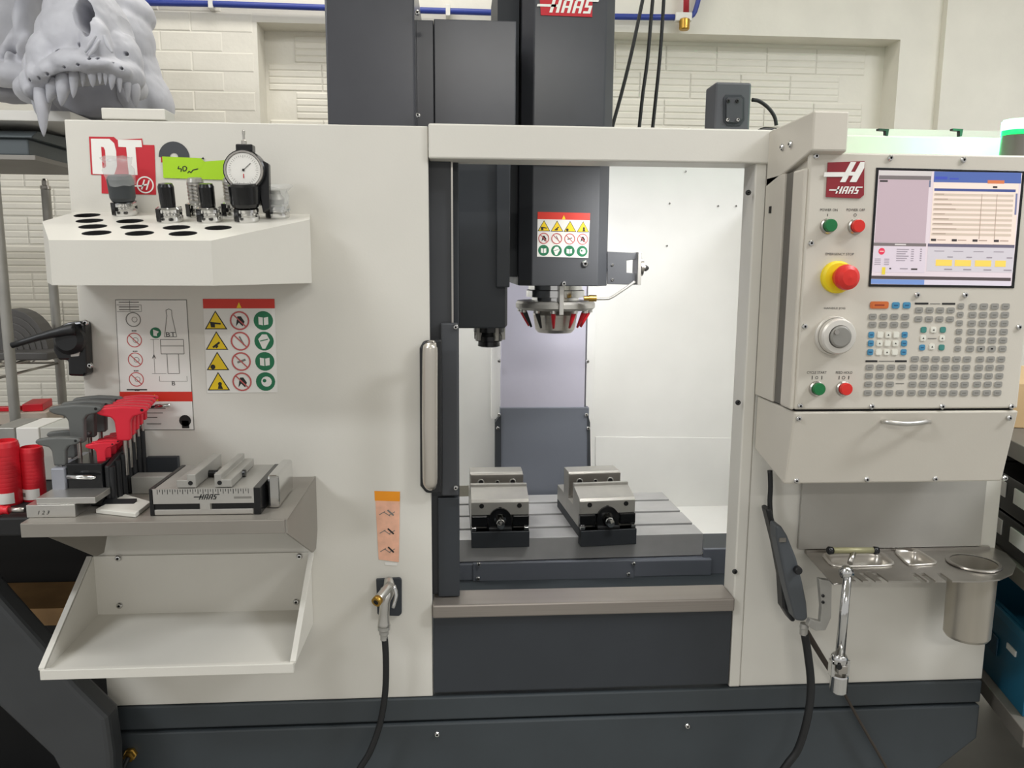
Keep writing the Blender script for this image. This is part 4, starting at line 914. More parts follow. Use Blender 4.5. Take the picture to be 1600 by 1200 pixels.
# T wrench with universal joint
WY = -.165
t = thing('tee_wrench', W(1311, 1080, WY), 'chrome T handle wrench with universal joint hanging from the plate', 'wrench')
zt = W(1334, 860, WY+.03)
mb = MB(); mb.tube([W(1300, 860, WY+.03), W(1365, 860, WY+.03)], .0055, mat('olive_grip', (150, 146, 112), .5, .4), 12, 1); mb.build('cross_bar', t)
for px in (1297, 1368):
    mb = MB(); mb.tube([W(px-4, 860, WY+.03), W(px-2, 860, WY+.03), W(px+4, 860, WY+.03)], [.0055, .0075, .0065], blackg, 12, 1); mb.build('bar_end', t)
mb = MB(); mb.tube([W(1334, 862, WY+.03), W(1328, 880, WY+.012)], .005, steel, 12, 1); mb.build('neck', t)
mb = MB(); mb.lathe(T(*W(1322, 893, WY)), [(0, .011), (.007, .009), (.0115, .002), (.0115, -.004), (.008, -.01), (0, -.012)], chrome, 18, share=True); mb.tube([W(1314, 896, WY), W(1331, 893, WY)], .0085, chrome, 12, 1); mb.build('ball_joint', t)
mb = MB(); mb.tube([W(1324, 900, WY), W(1312, 1030, WY)], [.0075, .0085], chrome, 16, 1); mb.build('shaft', t)
mb = MB(); p0 = W(1312, 1022, WY); p1 = W(1310, 1052, WY); mb.tube([p0, W(1311.5, 1026, WY), W(1311, 1034, WY)], [.012, .0145, .0145], chrome, 16, 1)
for s_ in (-1, 1): mb.box(T(*W(1311, 1040, WY)), s_*.0135-.0035, -.007, -.018, s_*.0135+.0035, .007, .012, chrome)
mb.build('upper_yoke', t, .001)
mb = MB(); mb.box(T(*W(1311, 1044, WY)), -.009, -.0155, -.004, .009, .0155, .012, steel); mb.cyl(FR(WY-.0155), *P2(1311, 1042, WY-.0155), -.001, .002, .005, hole, 12); mb.build('joint_cross', t, .002)
mb = MB(); mb.lathe(T(*W(1310, 1080, WY)), [(.007, 0), (.0145, 0), (.0155, .002), (.0155, .03), (.0145, .033), (0, .033)], chrome, 18); mb.lathe(T(*W(1310, 1080, WY)), [(.007, 0), (.007, .012), (0, .012)], hole, 6); mb.build('socket', t)
# remote jog pendant in its holder
RY_ = -.09
t = thing('jog_pendant', W(1250, 975, RY_), 'dark grey handheld jog pendant with cable beside the tool plate', 'pendant')
def zp(x, y): return (1180+x/3.157, 720+y/3.157)
ol = [W(*zp(x, y), RY_) for x, y in ((105, 320), (130, 322), (160, 370), (205, 480), (235, 600), (255, 700), (262, 780), (240, 795), (200, 790), (160, 640), (130, 500), (108, 390))]
mb = MB(); mb.prism(FR(RY_), [(p.x, p.z) for p in ol], -.035, 0, mat('pendant_grey', (72, 76, 80), .45)); mb.build('pendant_body', t, .006, seg=3)
ol = [W(*zp(x, y), RY_+.04) for x, y in ((55, 240), (80, 235), (108, 330), (150, 560), (198, 700), (200, 795), (180, 798), (138, 730), (130, 580), (100, 420), (70, 300))]
mb = MB(); mb.prism(FR(RY_+.04), [(p.x, p.z) for p in ol], -.03, 0, black); mb.build('pendant_holder', t, .004)
a, b = P2(*zp(205, 535), RY_); MB().lathe(FR(RY_), [(.0075, -.002), (.0075, .008), (.006, .011), (0, .011)], black, 14, a=a, b=b).build('selector_knob', t)
mb = MB(); mb.box(FR(RY_), *P2(*zp(118, 380), RY_), 0, *P2(*zp(150, 400), RY_), .002, shelfgrey); mb.build('display_window', t, .0005)
p = W(1256, 985, RY_+.01); MB().lathe(T(*p), [(0, .014), (.0075, .014), (.0085, .006), (.0075, .004), (.0075, -.008), (0, -.008)], castst, 12).build('cable_gland', t)
mb = MB(); mb.tube([W(1257, 990, RY_+.01), W(1262, 1020, RY_+.01), W(1267, 1070, RY_+.005), W(1262, 1120, RY_), W(1247, 1170, RY_), W(1226, 1200, RY_), W(1190, 1260, RY_), W(1150, 1400, RY_-.02)], .0075, rubber, 10, 5); mb.build('pendant_cable', t)
cb = thing('lanyard_cord', W(1330, 1120, -.03), 'thin dark cord running diagonally down behind the T wrench', 'cord')
mb = MB(); mb.tube([W(1259, 985, RY_+.02), W(1280, 1020, -.04), W(1300, 1052, -.03), W(1320, 1085, -.025), W(1345, 1130, -.025), W(1388, 1205, -.025), W(1440, 1300, -.03)], [.0055, .0055, .005, .003, .0028, .0028, .0028], mat('brown_cord', (58, 50, 42), .7), 8, 3); mb.build('cord', cb)
mb = MB(); mb.tube([W(1203, 735, -.012), W(1204, 760, -.014), W(1203, 790, -.016), W(1208, 830, -.03), W(1222, 880, -.06)], .005, rubber, 8, 4); mb.build('upper_cable', t)

# black speaker-like switch box on the header
SB = .03
sbx = thing('switch_box', W(1146, 208, SB), 'dark grey box with recessed front on top of the header', 'box')
mb = MB(); mb.box(FR(SB), P2(1115, 209, SB)[0], ZT+.0046, -.06, *P2(1175, 129, SB), 0, mat('box_grey', (78, 80, 84), .5)); mb.build('box_housing', sbx, .004)
mb = MB(); ol = pts(SB, (1134, 148), (1158, 148), (1163, 153), (1163, 188), (1156, 197), (1136, 197), (1130, 190), (1130, 153)); mb.prism(FR(SB), ol, 0, .0015, chard); mb.prism(FR(SB), pts(SB, (1136, 153), (1157, 153), (1159, 156), (1159, 186), (1153, 192), (1137, 192), (1134, 186), (1134, 156)), .0015, .004, char); mb.build('recessed_plate', sbx, .0006)
for q in ((1137, 187), (1153, 187), (1138, 158), (1152, 158)): screw(sbx, q[0], q[1], SB-.004, .0035, chrome if q[1] > 170 else blackp)
mb = MB(); mb.tube([W(1175, 156, SB+.02), W(1186, 158, SB+.02), W(1200, 168, SB+.02), W(1210, 182, SB+.02), W(1213, 196, SB+.02)], .0036, rubber, 8, 4); mb.build('box_cable', sbx)
mb = MB(); mb.tube([W(1185, 208, .02), W(1193, 204, .02), W(1212, 205, .02)], .006, blackg, 10, 3); mb.build('cable_gland', sbx)

# ================================================================== THINGS ON THE STEEL SHELF
SZ = shz+.0004
def SP(px, py, z=None):
    v = onplane(px, py, Vector((0, 0, SZ if z is None else z)), Vector((0, 0, 1))); return v
# vise lying sideways
o = SP(236, 806); t = thing('bench_vise', (o.x+.1, o.y+.08, SZ), 'scaled steel vise lying on the bare metal shelf', 'vise')
VY = o.y; vx0 = o.x; vx1 = W(408, 800, VY).x; vz1 = W(320, 764, VY).z; vd = min(.15, -VY-.02)
FV = FR(VY)
mb = MB(); mb.box(FV, vx0+.006, SZ, -vd, vx1-.006, vz1, -.002, castst); vb = mb.build('vise_bed', t, .001)
mb = MB(); zz0 = SZ+.001; H_ = vz1-SZ
mb.prism(FV, [(vx0+.004, zz0+H_*.43), (vx0+.45*(vx1-vx0), zz0+H_*.43), (vx0+.45*(vx1-vx0), zz0+H_*.2), (vx0+.54*(vx1-vx0), zz0+H_*.2), (vx0+.54*(vx1-vx0), zz0+H_*.43), (vx1-.01, zz0+H_*.43), (vx1-.01, vz1+.0008), (vx0+.004, vz1+.0008)], -.002, .001, alum)
for k in range(37):
    x = vx0+.012+(vx1-vx0-.03)*k/36; mb.line(FV, (x, vz1), (x, vz1-(.004 if k % 2 else .0075)), .0009, .0013, blackp)
haas(mb, FV, vx0+.44*(vx1-vx0), zz0+H_*.58, .026, .0085, .0013, blackp, .4)
mb.box(FV, vx0+.76*(vx1-vx0), zz0+H_*.6, .001, vx0+.92*(vx1-vx0), zz0+H_*.68, .0012, greyp); mb.build('scale_plate', t)
MB().box(FV, vx0+.004, zz0, -.004, vx1-.012, zz0+H_*.2, .0, alum).build('lower_rail', t, .0008)
for (s0, s1) in ((.03, .44), (.55, .95)): MB().box(FV, vx0+s0*(vx1-vx0), zz0+H_*.2, -.003, vx0+s1*(vx1-vx0), zz0+H_*.43, -.0012, blackg).build('side_slot', t)
for x in (vx0, vx1-.01): MB().box(FV, x-.001, SZ, -vd, x+.006 if x == vx0 else x+.01, vz1+.001, .001, blackg).build('end_cap', t, .001)
def jaw(px0, px1, step, nm):
    J = VY+.004; x0 = W(px0, 755, J).x; x1 = W(px1, 755, J).x; z1 = vz1+.0225; z0_ = vz1+.001
    M = frame(Vector((0, J, 0)), Vector((1, 0, 0)), Vector((0, 0, 1)))
    xs = x0+(x1-x0)*.55
    pf = [(x0, z0_), (x1, z0_), (x1, z1), (xs, z1), (xs, z0_+.0125), (x0, z0_+.0125)] if step else [(x0, z0_), (x1, z0_), (x1, z0_+.0125), (x0+(x1-x0)*.42, z0_+.0125), (x0+(x1-x0)*.42, z1), (x0, z1)]
    j = MB().prism(M, pf, -(vd-.012), 0, castst).build(nm, t, .001)
    a = x1-(x1-x0)*.28 if step else x0+(x1-x0)*.3
    m2 = MB(); m2.cyl(M, a, z0_+.0075, -.003, .0006, .0036, hole, 12); m2.build('bolt_hole_disc', j)  # dark plug, hole shade given by its colour
jaw(276, 306, True, 'movable_jaw'); jaw(335, 362, False, 'fixed_jaw')
mb = MB(); mb.tube([Vector((vx0+.05, VY+.07, vz1+.006)), Vector((vx1-.04, VY+.07, vz1+.006))], .006, blackg, 10, 1); mb.build('lead_screw', t)
mb = MB(); mb.box(I4, vx1+.004, VY+.03, SZ, vx1+.022, VY+vd-.01, vz1+.012, chrome); mb.build('end_bracket', t, .004)
# grey block behind the vise
o = SP(206, 772); t = MB().box(T(o.x, min(o.y, -.05), SZ), 0, 0, 0, .075, .03, .03, castst).build('steel_block', None, .001); tag(t, 'plain grey steel block standing behind the scaled vise', 'block')
t = MB().box(T(*SP(220, 760)), 0, 0, .0, .055, .012, .045, chard).build('jaw_plate', None, .001); t.location.y = -.018; tag(t, 'dark flat jaw plate leaning at the machine panel', 'plate')
# aluminium blocks
o = SP(42, 809); L_ = W(118, 808, o.y).x-o.x
t = MB().box(T(o.x, o.y, SZ), 0, 0, 0, L_, .09, W(80, 789, o.y).z-SZ, alum).text(FR(o.y), '1 2 3', o.x+.025, SZ+.008, .0005, .006, blackp, .016, .3).build('gauge_block', None, .0008); tag(t, 'lower aluminium block with pencilled numbers on the shelf corner', 'block')
zt1 = W(80, 789, o.y).z+.0004; o2 = SP(57, 788, zt1)
t = MB().box(T(o2.x, o2.y, zt1), 0, 0, 0, .088, .055, .010, alum).build('gauge_block', None, .0008); tag(t, 'thin aluminium plate stacked on the lower block', 'block')
# folded clear plastic tray
A = SP(150, 802); B = SP(212, 809); C = SP(236, 790); D = SP(196, 778)
mb = MB(); M = I4
def slab(P4, h, mt):
    b = mb.add([Vector((p.x, p.y, SZ)) for p in P4]+[Vector((p.x, p.y, SZ+h)) for p in P4]); 
    for q in ((3, 2, 1, 0), (4, 5, 6, 7), (0, 1, 5, 4), (1, 2, 6, 5), (2, 3, 7, 6), (3, 0, 4, 7)): mb.face([b+i for i in q], mt)
slab([A, B, C, D], .007, mat('paper_white', (206, 204, 196), .5)); t = mb.build('folded_packet', None, .001); tag(t, 'flat pale packet lying beside the scaled vise', 'packet')
# black T-key stand
stx0 = W(104, 740, -.17).x; stx1 = W(214, 730, -.06).x
ks = thing('hex_key_stand', ((stx0+stx1)/2, -.1, SZ), 'black stand full of T handle hex keys on the shelf', 'stand')
zlo = W(140, 722, -.16).z; zhi = W(190, 686, -.06).z
MB().box(I4, stx0, -.17, SZ, stx0+.055, -.02, zlo, blackg).build('front_block', ks, .002)
MB().prism(frame(Vector((stx0+.056, 0, 0)), Vector((0, 1, 0)), Vector((0, 0, 1))), [(-.165, SZ+.0), (-.012, SZ+.0), (-.012, zlo+.03), (-.165, zlo-.006)], 0, stx1-stx0-.058, black).build('stepped_block', ks, .002)
for k in range(7):
    y = -.158+k*.0215; x = stx1-.001
    mb = MB(); zk_ = zlo-.008+k*.0052; mb.lathe(T(x, y, 0), [(0, SZ+.002), (.006, SZ+.002), (.006, zk_), (0, zk_)], black, 10); mb.build('key_sleeve', ks)
MB().box(I4, stx0-.022, -.175, SZ, stx0-.001, -.06, zlo-.006, mat('grey_case', (150, 152, 160), .4, .3)).build('side_case', ks, .002)
MB().prism(frame(Vector((stx0+.056, 0, 0)), Vector((0, 1, 0)), Vector((0, 0, 1))), [(-.19, SZ), (-.167, SZ), (-.167, SZ+.012), (-.19, SZ+.004)], 0, .05, black).build('foot', ks, .001)
# T handle prototypes
def tkey(mt, s, stem):
    root = bpy.data.objects.new('hex_key', None); root.empty_display_size = .02
    M = I4
    h = MB(); w2 = .04*s
    prof = [(-w2, .004*s), (-w2*.94, .010*s), (-w2*.55, .012*s), (0, .0135*s), (w2*.55, .012*s), (w2*.94, .010*s), (w2, .004*s), (w2*.8, -.001*s), (w2*.42, -.005*s), (w2*.3, -.012*s), (w2*.26, -stem), (-w2*.26, -stem), (-w2*.3, -.012*s), (-w2*.42, -.005*s), (-w2*.8, -.001*s)]
    h.prism(FR(0), prof, -.0085*s, .0085*s, mt); me = h.mesh('grip', Vector())
    g = bpy.data.objects.new('grip', me)
    r_ = MB(); r_.lathe(I4, [(0, -stem-.06*s), (.0035*s, -stem-.06*s), (.0035*s, -stem+.004)], steel, 6); g_ = MB(); g_.lathe(frame(Vector((w2*.78, -.0085*s, .006*s)), Vector((1, 0, 0)), Vector((0, 0, 1))), [(.0025*s, 0), (.0025*s, .0006), (0, .0006)], hole, 8)
    k = bpy.data.objects.new('shaft', r_.mesh('shaft', Vector())); hh_ = bpy.data.objects.new('hang_hole', g_.mesh('hang_hole', Vector()))
    return root, g, k, hh_
greyh = mat('grey_grip', (92, 94, 92), .5, var=.06); rubred = mat('red_grip', (214, 30, 52), .42, var=.06)
protos = {'gb': tkey(greyh, 1.0, .05), 'rb': tkey(rubred, 1.0, .045), 'gs': tkey(greyh, .85, .035), 'rs': tkey(rubred, .55, .03)}
def put(kind, px, py, Y, rz, label, group, sc=1):
    r, g, k, hh_ = protos[kind]; R_ = r.copy(); COL.objects.link(R_); p = W(px, py, Y); R_.location = p; R_.rotation_euler = (0, 0, rz); R_.scale = (sc, sc, sc); tag(R_, label, 'hex key', group)
    for c in (g, k, hh_):
        d = c.copy(); COL.objects.link(d); d.parent = R_
        if d.name.startswith('grip'):
            b = d.modifiers.new('bevel', 'BEVEL'); b.width = .003*(.6 if kind == 'rs' else 1); b.segments = 3; b.limit_method = 'ANGLE'
ordn = ['nearest', 'second', 'third', 'fourth', 'farthest']
for i in range(3): put('gb', 120+17*i, 644-7*i, -.13+.04*i, radians(8), '%s of the three tall dark grey T handle hex keys' % ('nearest', 'middle', 'farthest')[i], 'tall grey hex keys')
for i in range(5): put('rb', 192+7*i, 646-5*i, -.115+.022*i, radians(10), '%s of the five tall red T handle hex keys' % ordn[i], 'tall red hex keys', 1-.06*i)
for i in range(2): put('gs', 93+16*i, 693-11*i, -.16+.05*i, radians(6), '%s of the two short grey T handle hex keys' % ('nearer', 'farther')[i], 'short grey hex keys')
for i in range(5): put('rs', 157+9*i, 698-4.4*i, -.15+.025*i, radians(25), '%s of the five short red T handle hex keys' % ordn[i], 'short red hex keys')
mb = MB(); mb.tube([W(105, 745, -.182), W(145, 746, -.182)], [.0035, .0035], chrome, 10, 1); mb.tube([W(145, 746, -.182), W(150, 746, -.182)], [.0035, .001], chrome, 10, 1)
t = mb.build('steel_scriber'); tag(t, 'thin chrome scriber clipped on the black key stand', 'scriber')
mb = MB(); mb.tube([W(243, 635, -.03), W(266, 633, -.03)], .0035, chrome, 10, 1); mb.tube([W(236, 636, -.03), W(243, 635, -.03)], .002, blackp, 8, 1); t = mb.build('hex_bit'); t.parent = None; tag(t, 'short chrome pin at the end of red hex keys', 'pin')

# ================================================================== LEFT BENCH, RED CUPS, SCREWDRIVER
bzt = W(20, 786, -.12).z
bxr = shx0-.006
wbn = thing('tool_cart', (-1.1, .1, 0), 'black tool cart in the dark left of the machine', 'cart')
MB().box(I4, -1.5, -.2, bzt-.03, bxr, .55, bzt, voidb).build('cart_top', wbn, .003)
MB().box(I4, -1.5, .35, .05, X0-.02, .55, bzt-.031, voidb).build('cart_back_shade', wbn)  # this sheet and the base below stand in for dark shade
MB().box(I4, -1.5, .10, .02, X0-.015, .349, .42, voidb).build('cart_base_shade', wbn)
MB().box(I4, -1.5, .2, W(60, 978, .2).z, W(100, 960, .2).x, .345, W(60, 951, .2).z, ply).build('plywood_shelf', wbn, .001)
for k in range(2): MB().box(I4, -1.49+k*.1, -.19, .02, -1.46+k*.1, -.16, bzt-.031, voidb).build('cart_leg', wbn)
for (pxa, pxb, pt, pb, Yc, lab) in ((-8, 36, 690, 786, -.12, 'tall red plastic canister at the picture edge'), (37, 73, 699, 782, -.1, 'shorter red plastic canister beside the hex key stand')):
    c = W((pxa+pxb)/2, pb, Yc); r = (W(pxb, 740, Yc).x-W(pxa, 740, Yc).x)/2; h = W((pxa+pxb)/2, pt, Yc).z-bzt
    t = thing('red_canister', (c.x, Yc, bzt), lab, 'canister', 'red canisters')
    mb = MB(); pr = [(0, 0), (r*.92, 0), (r*.96, .004)]
    pr += [(r*.96, .022)]
    for k in range(8): z = .03+k*(h*.55)/8; pr += [(r*.972, z), (r*.966, z+.002), (r*.972, z+.004)]
    pr += [(r*.99, h*.8), (r, h*.93), (r*.93, h), (r*.8, h*1.02), (r*.78, h*.96), (0, h*.94)]
    mb.lathe(T(c.x, Yc, bzt), pr, red, 28); mb.build('canister_body', t)
    mb = MB(); R2 = r*.985; s0 = mb.add([(c.x+R2*sin(a), Yc-R2*cos(a), bzt+z) for z in (.004, .022) for a in [(-.9+1.8*k/8) for k in range(9)]])
    for k in range(8): mb.face((s0+k, s0+k+1, s0+9+k+1, s0+9+k), labelw, True)
    R3 = r*.993; s0 = mb.add([(c.x+R3*sin(a), Yc-R3*cos(a), bzt+z) for z in (.009, .016) for a in (-.7, -.5, -.3)])
    for k in range(2): mb.face((s0+k, s0+k+1, s0+3+k+1, s0+3+k), greyp, True)
    mb.build('paper_label', t)
t = thing('screwdriver', W(10, 800, -.2), 'red handled screwdriver poking toward the aluminium blocks', 'screwdriver')
zsd = max(bzt+.009, W(10, 797, -.19).z)
a0 = Vector((W(-20, 797, -.19).x, -.19, zsd)); a1 = Vector((W(14, 797, -.19).x, -.19, zsd)); a2 = Vector((W(39, 798, -.19).x, -.19, zsd))
MB().tube([a0, a0.lerp(a1, .5), a0.lerp(a1, .8), a1], [.008, .0085, .006, .007], red, 10, 2).build('handle', t); MB().tube([a1, a2], .0045, steel, 8, 1).build('shaft', t)
MB().box(I4, bxr-.05, -.2, bzt+.001, bxr-.002, -.15, bzt+.006, black).build('rubber_mat', t) if False else None

# dark bent guard in the lower left corner
GY = -.1
ol = [W(x, y, GY) for x, y in ((-40, 890), (0, 938), (60, 1005), (120, 1075), (168, 1122), (176, 1180), (178, 1260), (120, 1260), (80, 1185), (0, 1110), (-40, 1075))]
gd = thing('bent_guard', (ol[6].x-.1, GY, 0), 'dark grey bent sheet metal guard crossing the lower left corner', 'guard')
MB().prism(FR(GY), [(p.x, p.z) for p in ol], -.05, 0, mat('guard_grey', (58, 60, 62), .45, var=.1)).build('guard_arm', gd, .012, seg=3)
p = W(150, 1250, GY); MB().box(I4, p.x-.05, GY, 0, p.x+.04, GY+.05, p.z+.02, mat('guard_grey', (58, 60, 62), .45)).build('guard_post', gd, .006)
p = W(-30, 980, GY); MB().box(I4, p.x-.12, GY, 0, p.x-.04, GY+.05, p.z+.05, mat('guard_grey', (58, 60, 62), .45)).build('guard_post', gd, .006)

# ================================================================== WIRE RACK at the back left
RKY = .95
rx1 = W(82, 430, RKY).x; rz_mid = W(60, 552, RKY).z; rz_low = W(60, 640, RKY).z; rz_top = W(30, 238, RKY).z
LY = .62; rx0 = W(12, 520, LY).x
wr = thing('wire_rack', ((rx1-.35), .8, 0), 'chrome wire shelving rack behind the machine at left', 'shelving')
def post(x, y, ztop):
    mb = MB(); mb.lathe(T(x, y, 0), [(0, 0), (.0125, 0), (.0125, ztop-.03)], castst, 12); mb.lathe(T(x, y, 0), [(.0125, ztop-.03), (.014, ztop-.028), (.014, ztop-.02), (.009, ztop-.018), (.009, ztop-.006), (.006, ztop), (0, ztop)], steel, 12); o_ = mb.build('post', wr)
    for k in range(int(ztop/.05)): pass
    return o_
zpt = min(W(68, 238, RKY).z, W(20, 243, .6).z-.02)
post(rx1, RKY, zpt); post(rx0, LY, zpt); post(rx1-.95, RKY, zpt); post(rx0-.8, LY, zpt)
def wshelf(z, nm):
    mb = MB(); y0, y1 = LY, RKY; x0, x1 = rx1-.95, rx1
    for dz in (0, -.028):
        for y in (y0, y1): mb.tube([(x0, y, z+dz), (x1, y, z+dz)], .0035, steel, 6, 1)
        for x in (x0, x1): mb.tube([(x, y0, z+dz), (x, y1, z+dz)], .0035, steel, 6, 1)
    for k in range(26):
        x = x0+(x1-x0)*(k+.5)/26; mb.tube([(x, y0, z+.003), (x, y1, z+.003)], .002, steel, 5, 1)
    for k in range(24):
        xa = x0+(x1-x0)*k/24; xb = x0+(x1-x0)*(k+1)/24; mb.tube([(xa, y0, z if k % 2 else z-.028), (xb, y0, z-.028 if k % 2 else z)], .002, steel, 5, 1); mb.tube([(xa, y1, z if k % 2 else z-.028), (xb, y1, z-.028 if k % 2 else z)], .002, steel, 5, 1)
    o_ = mb.build(nm, wr)
    return o_
for z in (rz_mid, rz_low-.02, .35): wshelf(z, 'wire_shelf')
# upper wall shelf with a dark bin and the skull
uz = W(20, 243, .6).z
us = thing('upper_shelf', (rx1-.5, .7, uz-.03), 'high grey shelf carrying a dark bin and the skull', 'shelf')
MB().box(I4, rx1-1.3, .585, uz-.012, W(60, 245, .6).x, .92, uz, mat('shelf_shade', (150, 146, 140), .6)).build('shelf_board', us, .002)
for x in (rx1-.9, rx1-1.2): MB().box(I4, x, .6, uz-.15, x+.02, YW-.001, uz-.013, shelfgrey).build('shelf_bracket', us)
o1 = W(52, 240, .62); o0 = W(-40, 240, .62)
t = thing('storage_bin', ((o0.x+o1.x)/2-.1, .7, uz), 'dark grey lidded storage bin under the skull', 'bin')
hb_ = W(30, 195, .62).z-uz-.0345
MB().box(I4, o0.x-.3, .6, uz+.0005, o1.x, .9, uz+hb_, mat('bin_slate', (84, 92, 96), .5)).build('bin_body', t, .004)
MB().prism(frame(Vector((o0.x-.31, 0, 0)), Vector((0, 1, 0)), Vector((0, 0, 1))), [(.59, uz+hb_), (.92, uz+hb_), (.92, uz+hb_+.035), (.62, uz+hb_+.02), (.59, uz+hb_+.004)], 0, o1.x-o0.x+.325, mat('bin_slate', (84, 92, 96), .5)).build('bin_lid', t, .003)
# pale board behind, on which the skull rests
t = MB().box(I4, rx1-1.3, .57, uz+hb_+.036, W(95, 170, .57).x+.02, .95, uz+hb_+.06, labelw).build('pale_board', None, .002); tag(t, 'pale flat board lying on the dark bin under the skull', 'board')
# items on the wire rack
t = thing('curved_print', W(30, 548, .78), 'dark grey curved ridged printed part on the wire shelf', 'part')
p = W(14, 548, .78); p.z = rz_mid+.006
mb = MB()
for k in range(6): 
    r0 = .12-.018*k; mb.prism(FR(.78+.02), [(p.x+r0*.78*sin(a), p.z+.012+r0*cos(a)) for a in [(-1.5+3.0*i/14) for i in range(15)]], -.06, .004*k, mat('print_dark', (84, 82, 80), .55))
mb.build('ridged_shell', t, .002); MB().box(I4, p.x-.16, .72, p.z, p.x+.13, .86, p.z+.022, mat('print_dark', (84, 82, 80), .55)).build('base_plate', t, .004)
zz_ = rz_low-.014
def rackbox(nm, px0, px1, h, Y, d, mt, lab, cat, z=None, rz=0):
    x0 = W(px0, 640, Y).x; x1 = W(px1, 640, Y).x
    o_ = MB().box(T((x0+x1)/2, Y, (z if z is not None else zz_)) @ RZ(rz), -(x1-x0)/2, 0, 0, (x1-x0)/2, d, h, mt).build(nm, None, .002); tag(o_, lab, cat); return o_
rackbox('cardboard_box', -20, 70, .05, .7, .12, mat('pale_carton', (200, 186, 172), .6), 'pale low carton on the lower wire shelf', 'box', rz=.12)
rackbox('red_tool', 36, 66, .02, .72, .09, red, 'small red plastic tool lying on the pale carton', 'tool', z=zz_+.051, rz=.2)
rackbox('red_strip', -20, 30, .012, .72, .02, red, 'thin red strip on the pale carton at the picture edge', 'strip', z=zz_+.051, rz=.12)
# clutter on the cart behind the cups
for (px0, px1, Y, h, mt, nm, lab, cat) in ((26, 62, .1, .03, labelw, 'paper_pad', 'white paper pad on the black cart behind the red canisters', 'pad'), (64, 124, .02, .055, mat('pale_grey_box', (186, 186, 178), .5), 'grey_box', 'pale grey box behind the short grey hex keys', 'box'), (-10, 24, .16, .05, castst, 'metal_offcut', 'bright metal offcut on the cart at the picture edge', 'offcut')):
    x0 = W(px0, 690, Y).x; x1 = min(W(px1, 690, Y).x, X0-.004); zt__ = W(60, 668, Y).z
    o_ = MB().box(I4, x0, Y, bzt+.0005, x1, Y+.1, max(zt__, bzt+h), mt).build(nm, None, .002); tag(o_, lab, cat)

# ================================================================== WALL PIPES AND CABLES
t = thing('blue_air_pipe', W(900, 22, YW-.03), 'blue air pipe running along the wall near the ceiling', 'pipe')
py_ = YW-.03
mb = MB(); mb.tube([W(205, 4, py_), W(330, 6, py_), W(505, 12, py_), W(720, 18, py_), W(960, 26, py_), W(1056, 27, py_)], .011, blue, 12, 2); mb.build('pipe_run', t)
mb = MB(); mb.tube([W(1078, 26, py_), W(1086, 18, py_), W(1096, -20, py_)], .009, blue, 10, 3); mb.build('pipe_riser', t)
mb = MB(); mb.tube([W(1072, 20, py_-.01), W(1073, -30, py_-.01)], .011, redpipe, 12, 1); mb.build('red_riser', t, label='red vertical pipe')
for px in (330, 700): 
    p = W(px, 5 if px < 500 else 17, py_); MB().box(T(*p), -.008, -.014, -.02, .008, .029, .02, labelw).build('pipe_clip', t, .002)
t = thing('air_filter', W(1069, 47, py_-.01), 'small brass and white filter hanging below the blue pipe', 'filter')
MB().box(FR(py_-.02), *P2(1056, 32, py_-.02), -.03, *P2(1082, 19, py_-.02), .0, labelw).build('filter_head', t, .003)
p = W(1069, 47, py_-.015); MB().lathe(T(*p), [(0, 0), (.016, 0), (.019, .004), (.02, .036), (.014, .04), (0, .04)], brass, 14).build('filter_bowl', t)
for i, (l, lab) in enumerate((([(1008, -20), (1000, 20), (985, 90), (970, 150), (957, 198)], 'leftmost of the three black cables hanging behind the machine'), ([(1022, -20), (1018, 20), (1012, 90), (1004, 150), (998, 206)], 'middle of the three black cables hanging behind the machine'), ([(1038, -20), (1036, 20), (1031, 90), (1025, 150), (1019, 206)], 'rightmost of the three black cables hanging behind the machine'))):
    mb = MB(); mb.tube([W(x, y, .9) for x, y in l]+[W(l[-1][0]-3, 226, .9)], .0052, rubber, 8, 4); o_ = mb.build('black_cable'); tag(o_, lab, 'cable', 'black cables')

# ================================================================== RIGHT BACKGROUND SHELVING
bx_ = 1.128
sh_ = thing('grey_shelving', (bx_+.3, .6, 0), 'grey metal shelving with black drawers and teal crates at right', 'shelving')
levels = [.735, 1.03, 1.27]
RA = T(bx_, .05, 0) @ RZ(radians(-14))
for z in levels: MB().box(RA, 0, -.165, z-.035, .6, 1.3, z, shelfgrey).build('shelf_deck', sh_, .002)
for x in (0.3, .56):
    for y in (-.165, 1.26): MB().box(RA, x, y, 0, x+.04, y+.04, levels[2]+.01, shelfgrey).build('upright', sh_, .002)
MB().box(RA, .56, -.07, .02, .598, 1.26, levels[2]-.04, voidb).build('back_sheet', sh_)  # black sheet put in for the dark shade inside the shelving
for lv, n_, nm in ((1, 4, 'drawer_case'),):
    for j in range(2):
        for i in range(n_):
            z = levels[1]+.001+j*.082; y0 = -.115+i*.29
            M = RA @ T(.01, y0, z); t = thing('drawer_unit', M @ Vector((.2, .13, 0)), '%s black label drawer in the %s row of the right shelving' % (('nearest', 'second', 'third', 'farthest')[i], ('lower', 'upper')[j]), 'drawer', 'black drawers on grey shelving')
            MB().box(M, 0, 0, 0, .4, .275, .078, blackg).build('drawer_body', t, .003)
            for q in range(2): MB().box(M, -.003, .03+q*.12, .03, .0, .11+q*.12, .062, labelw).build('label_frame', t, .001)
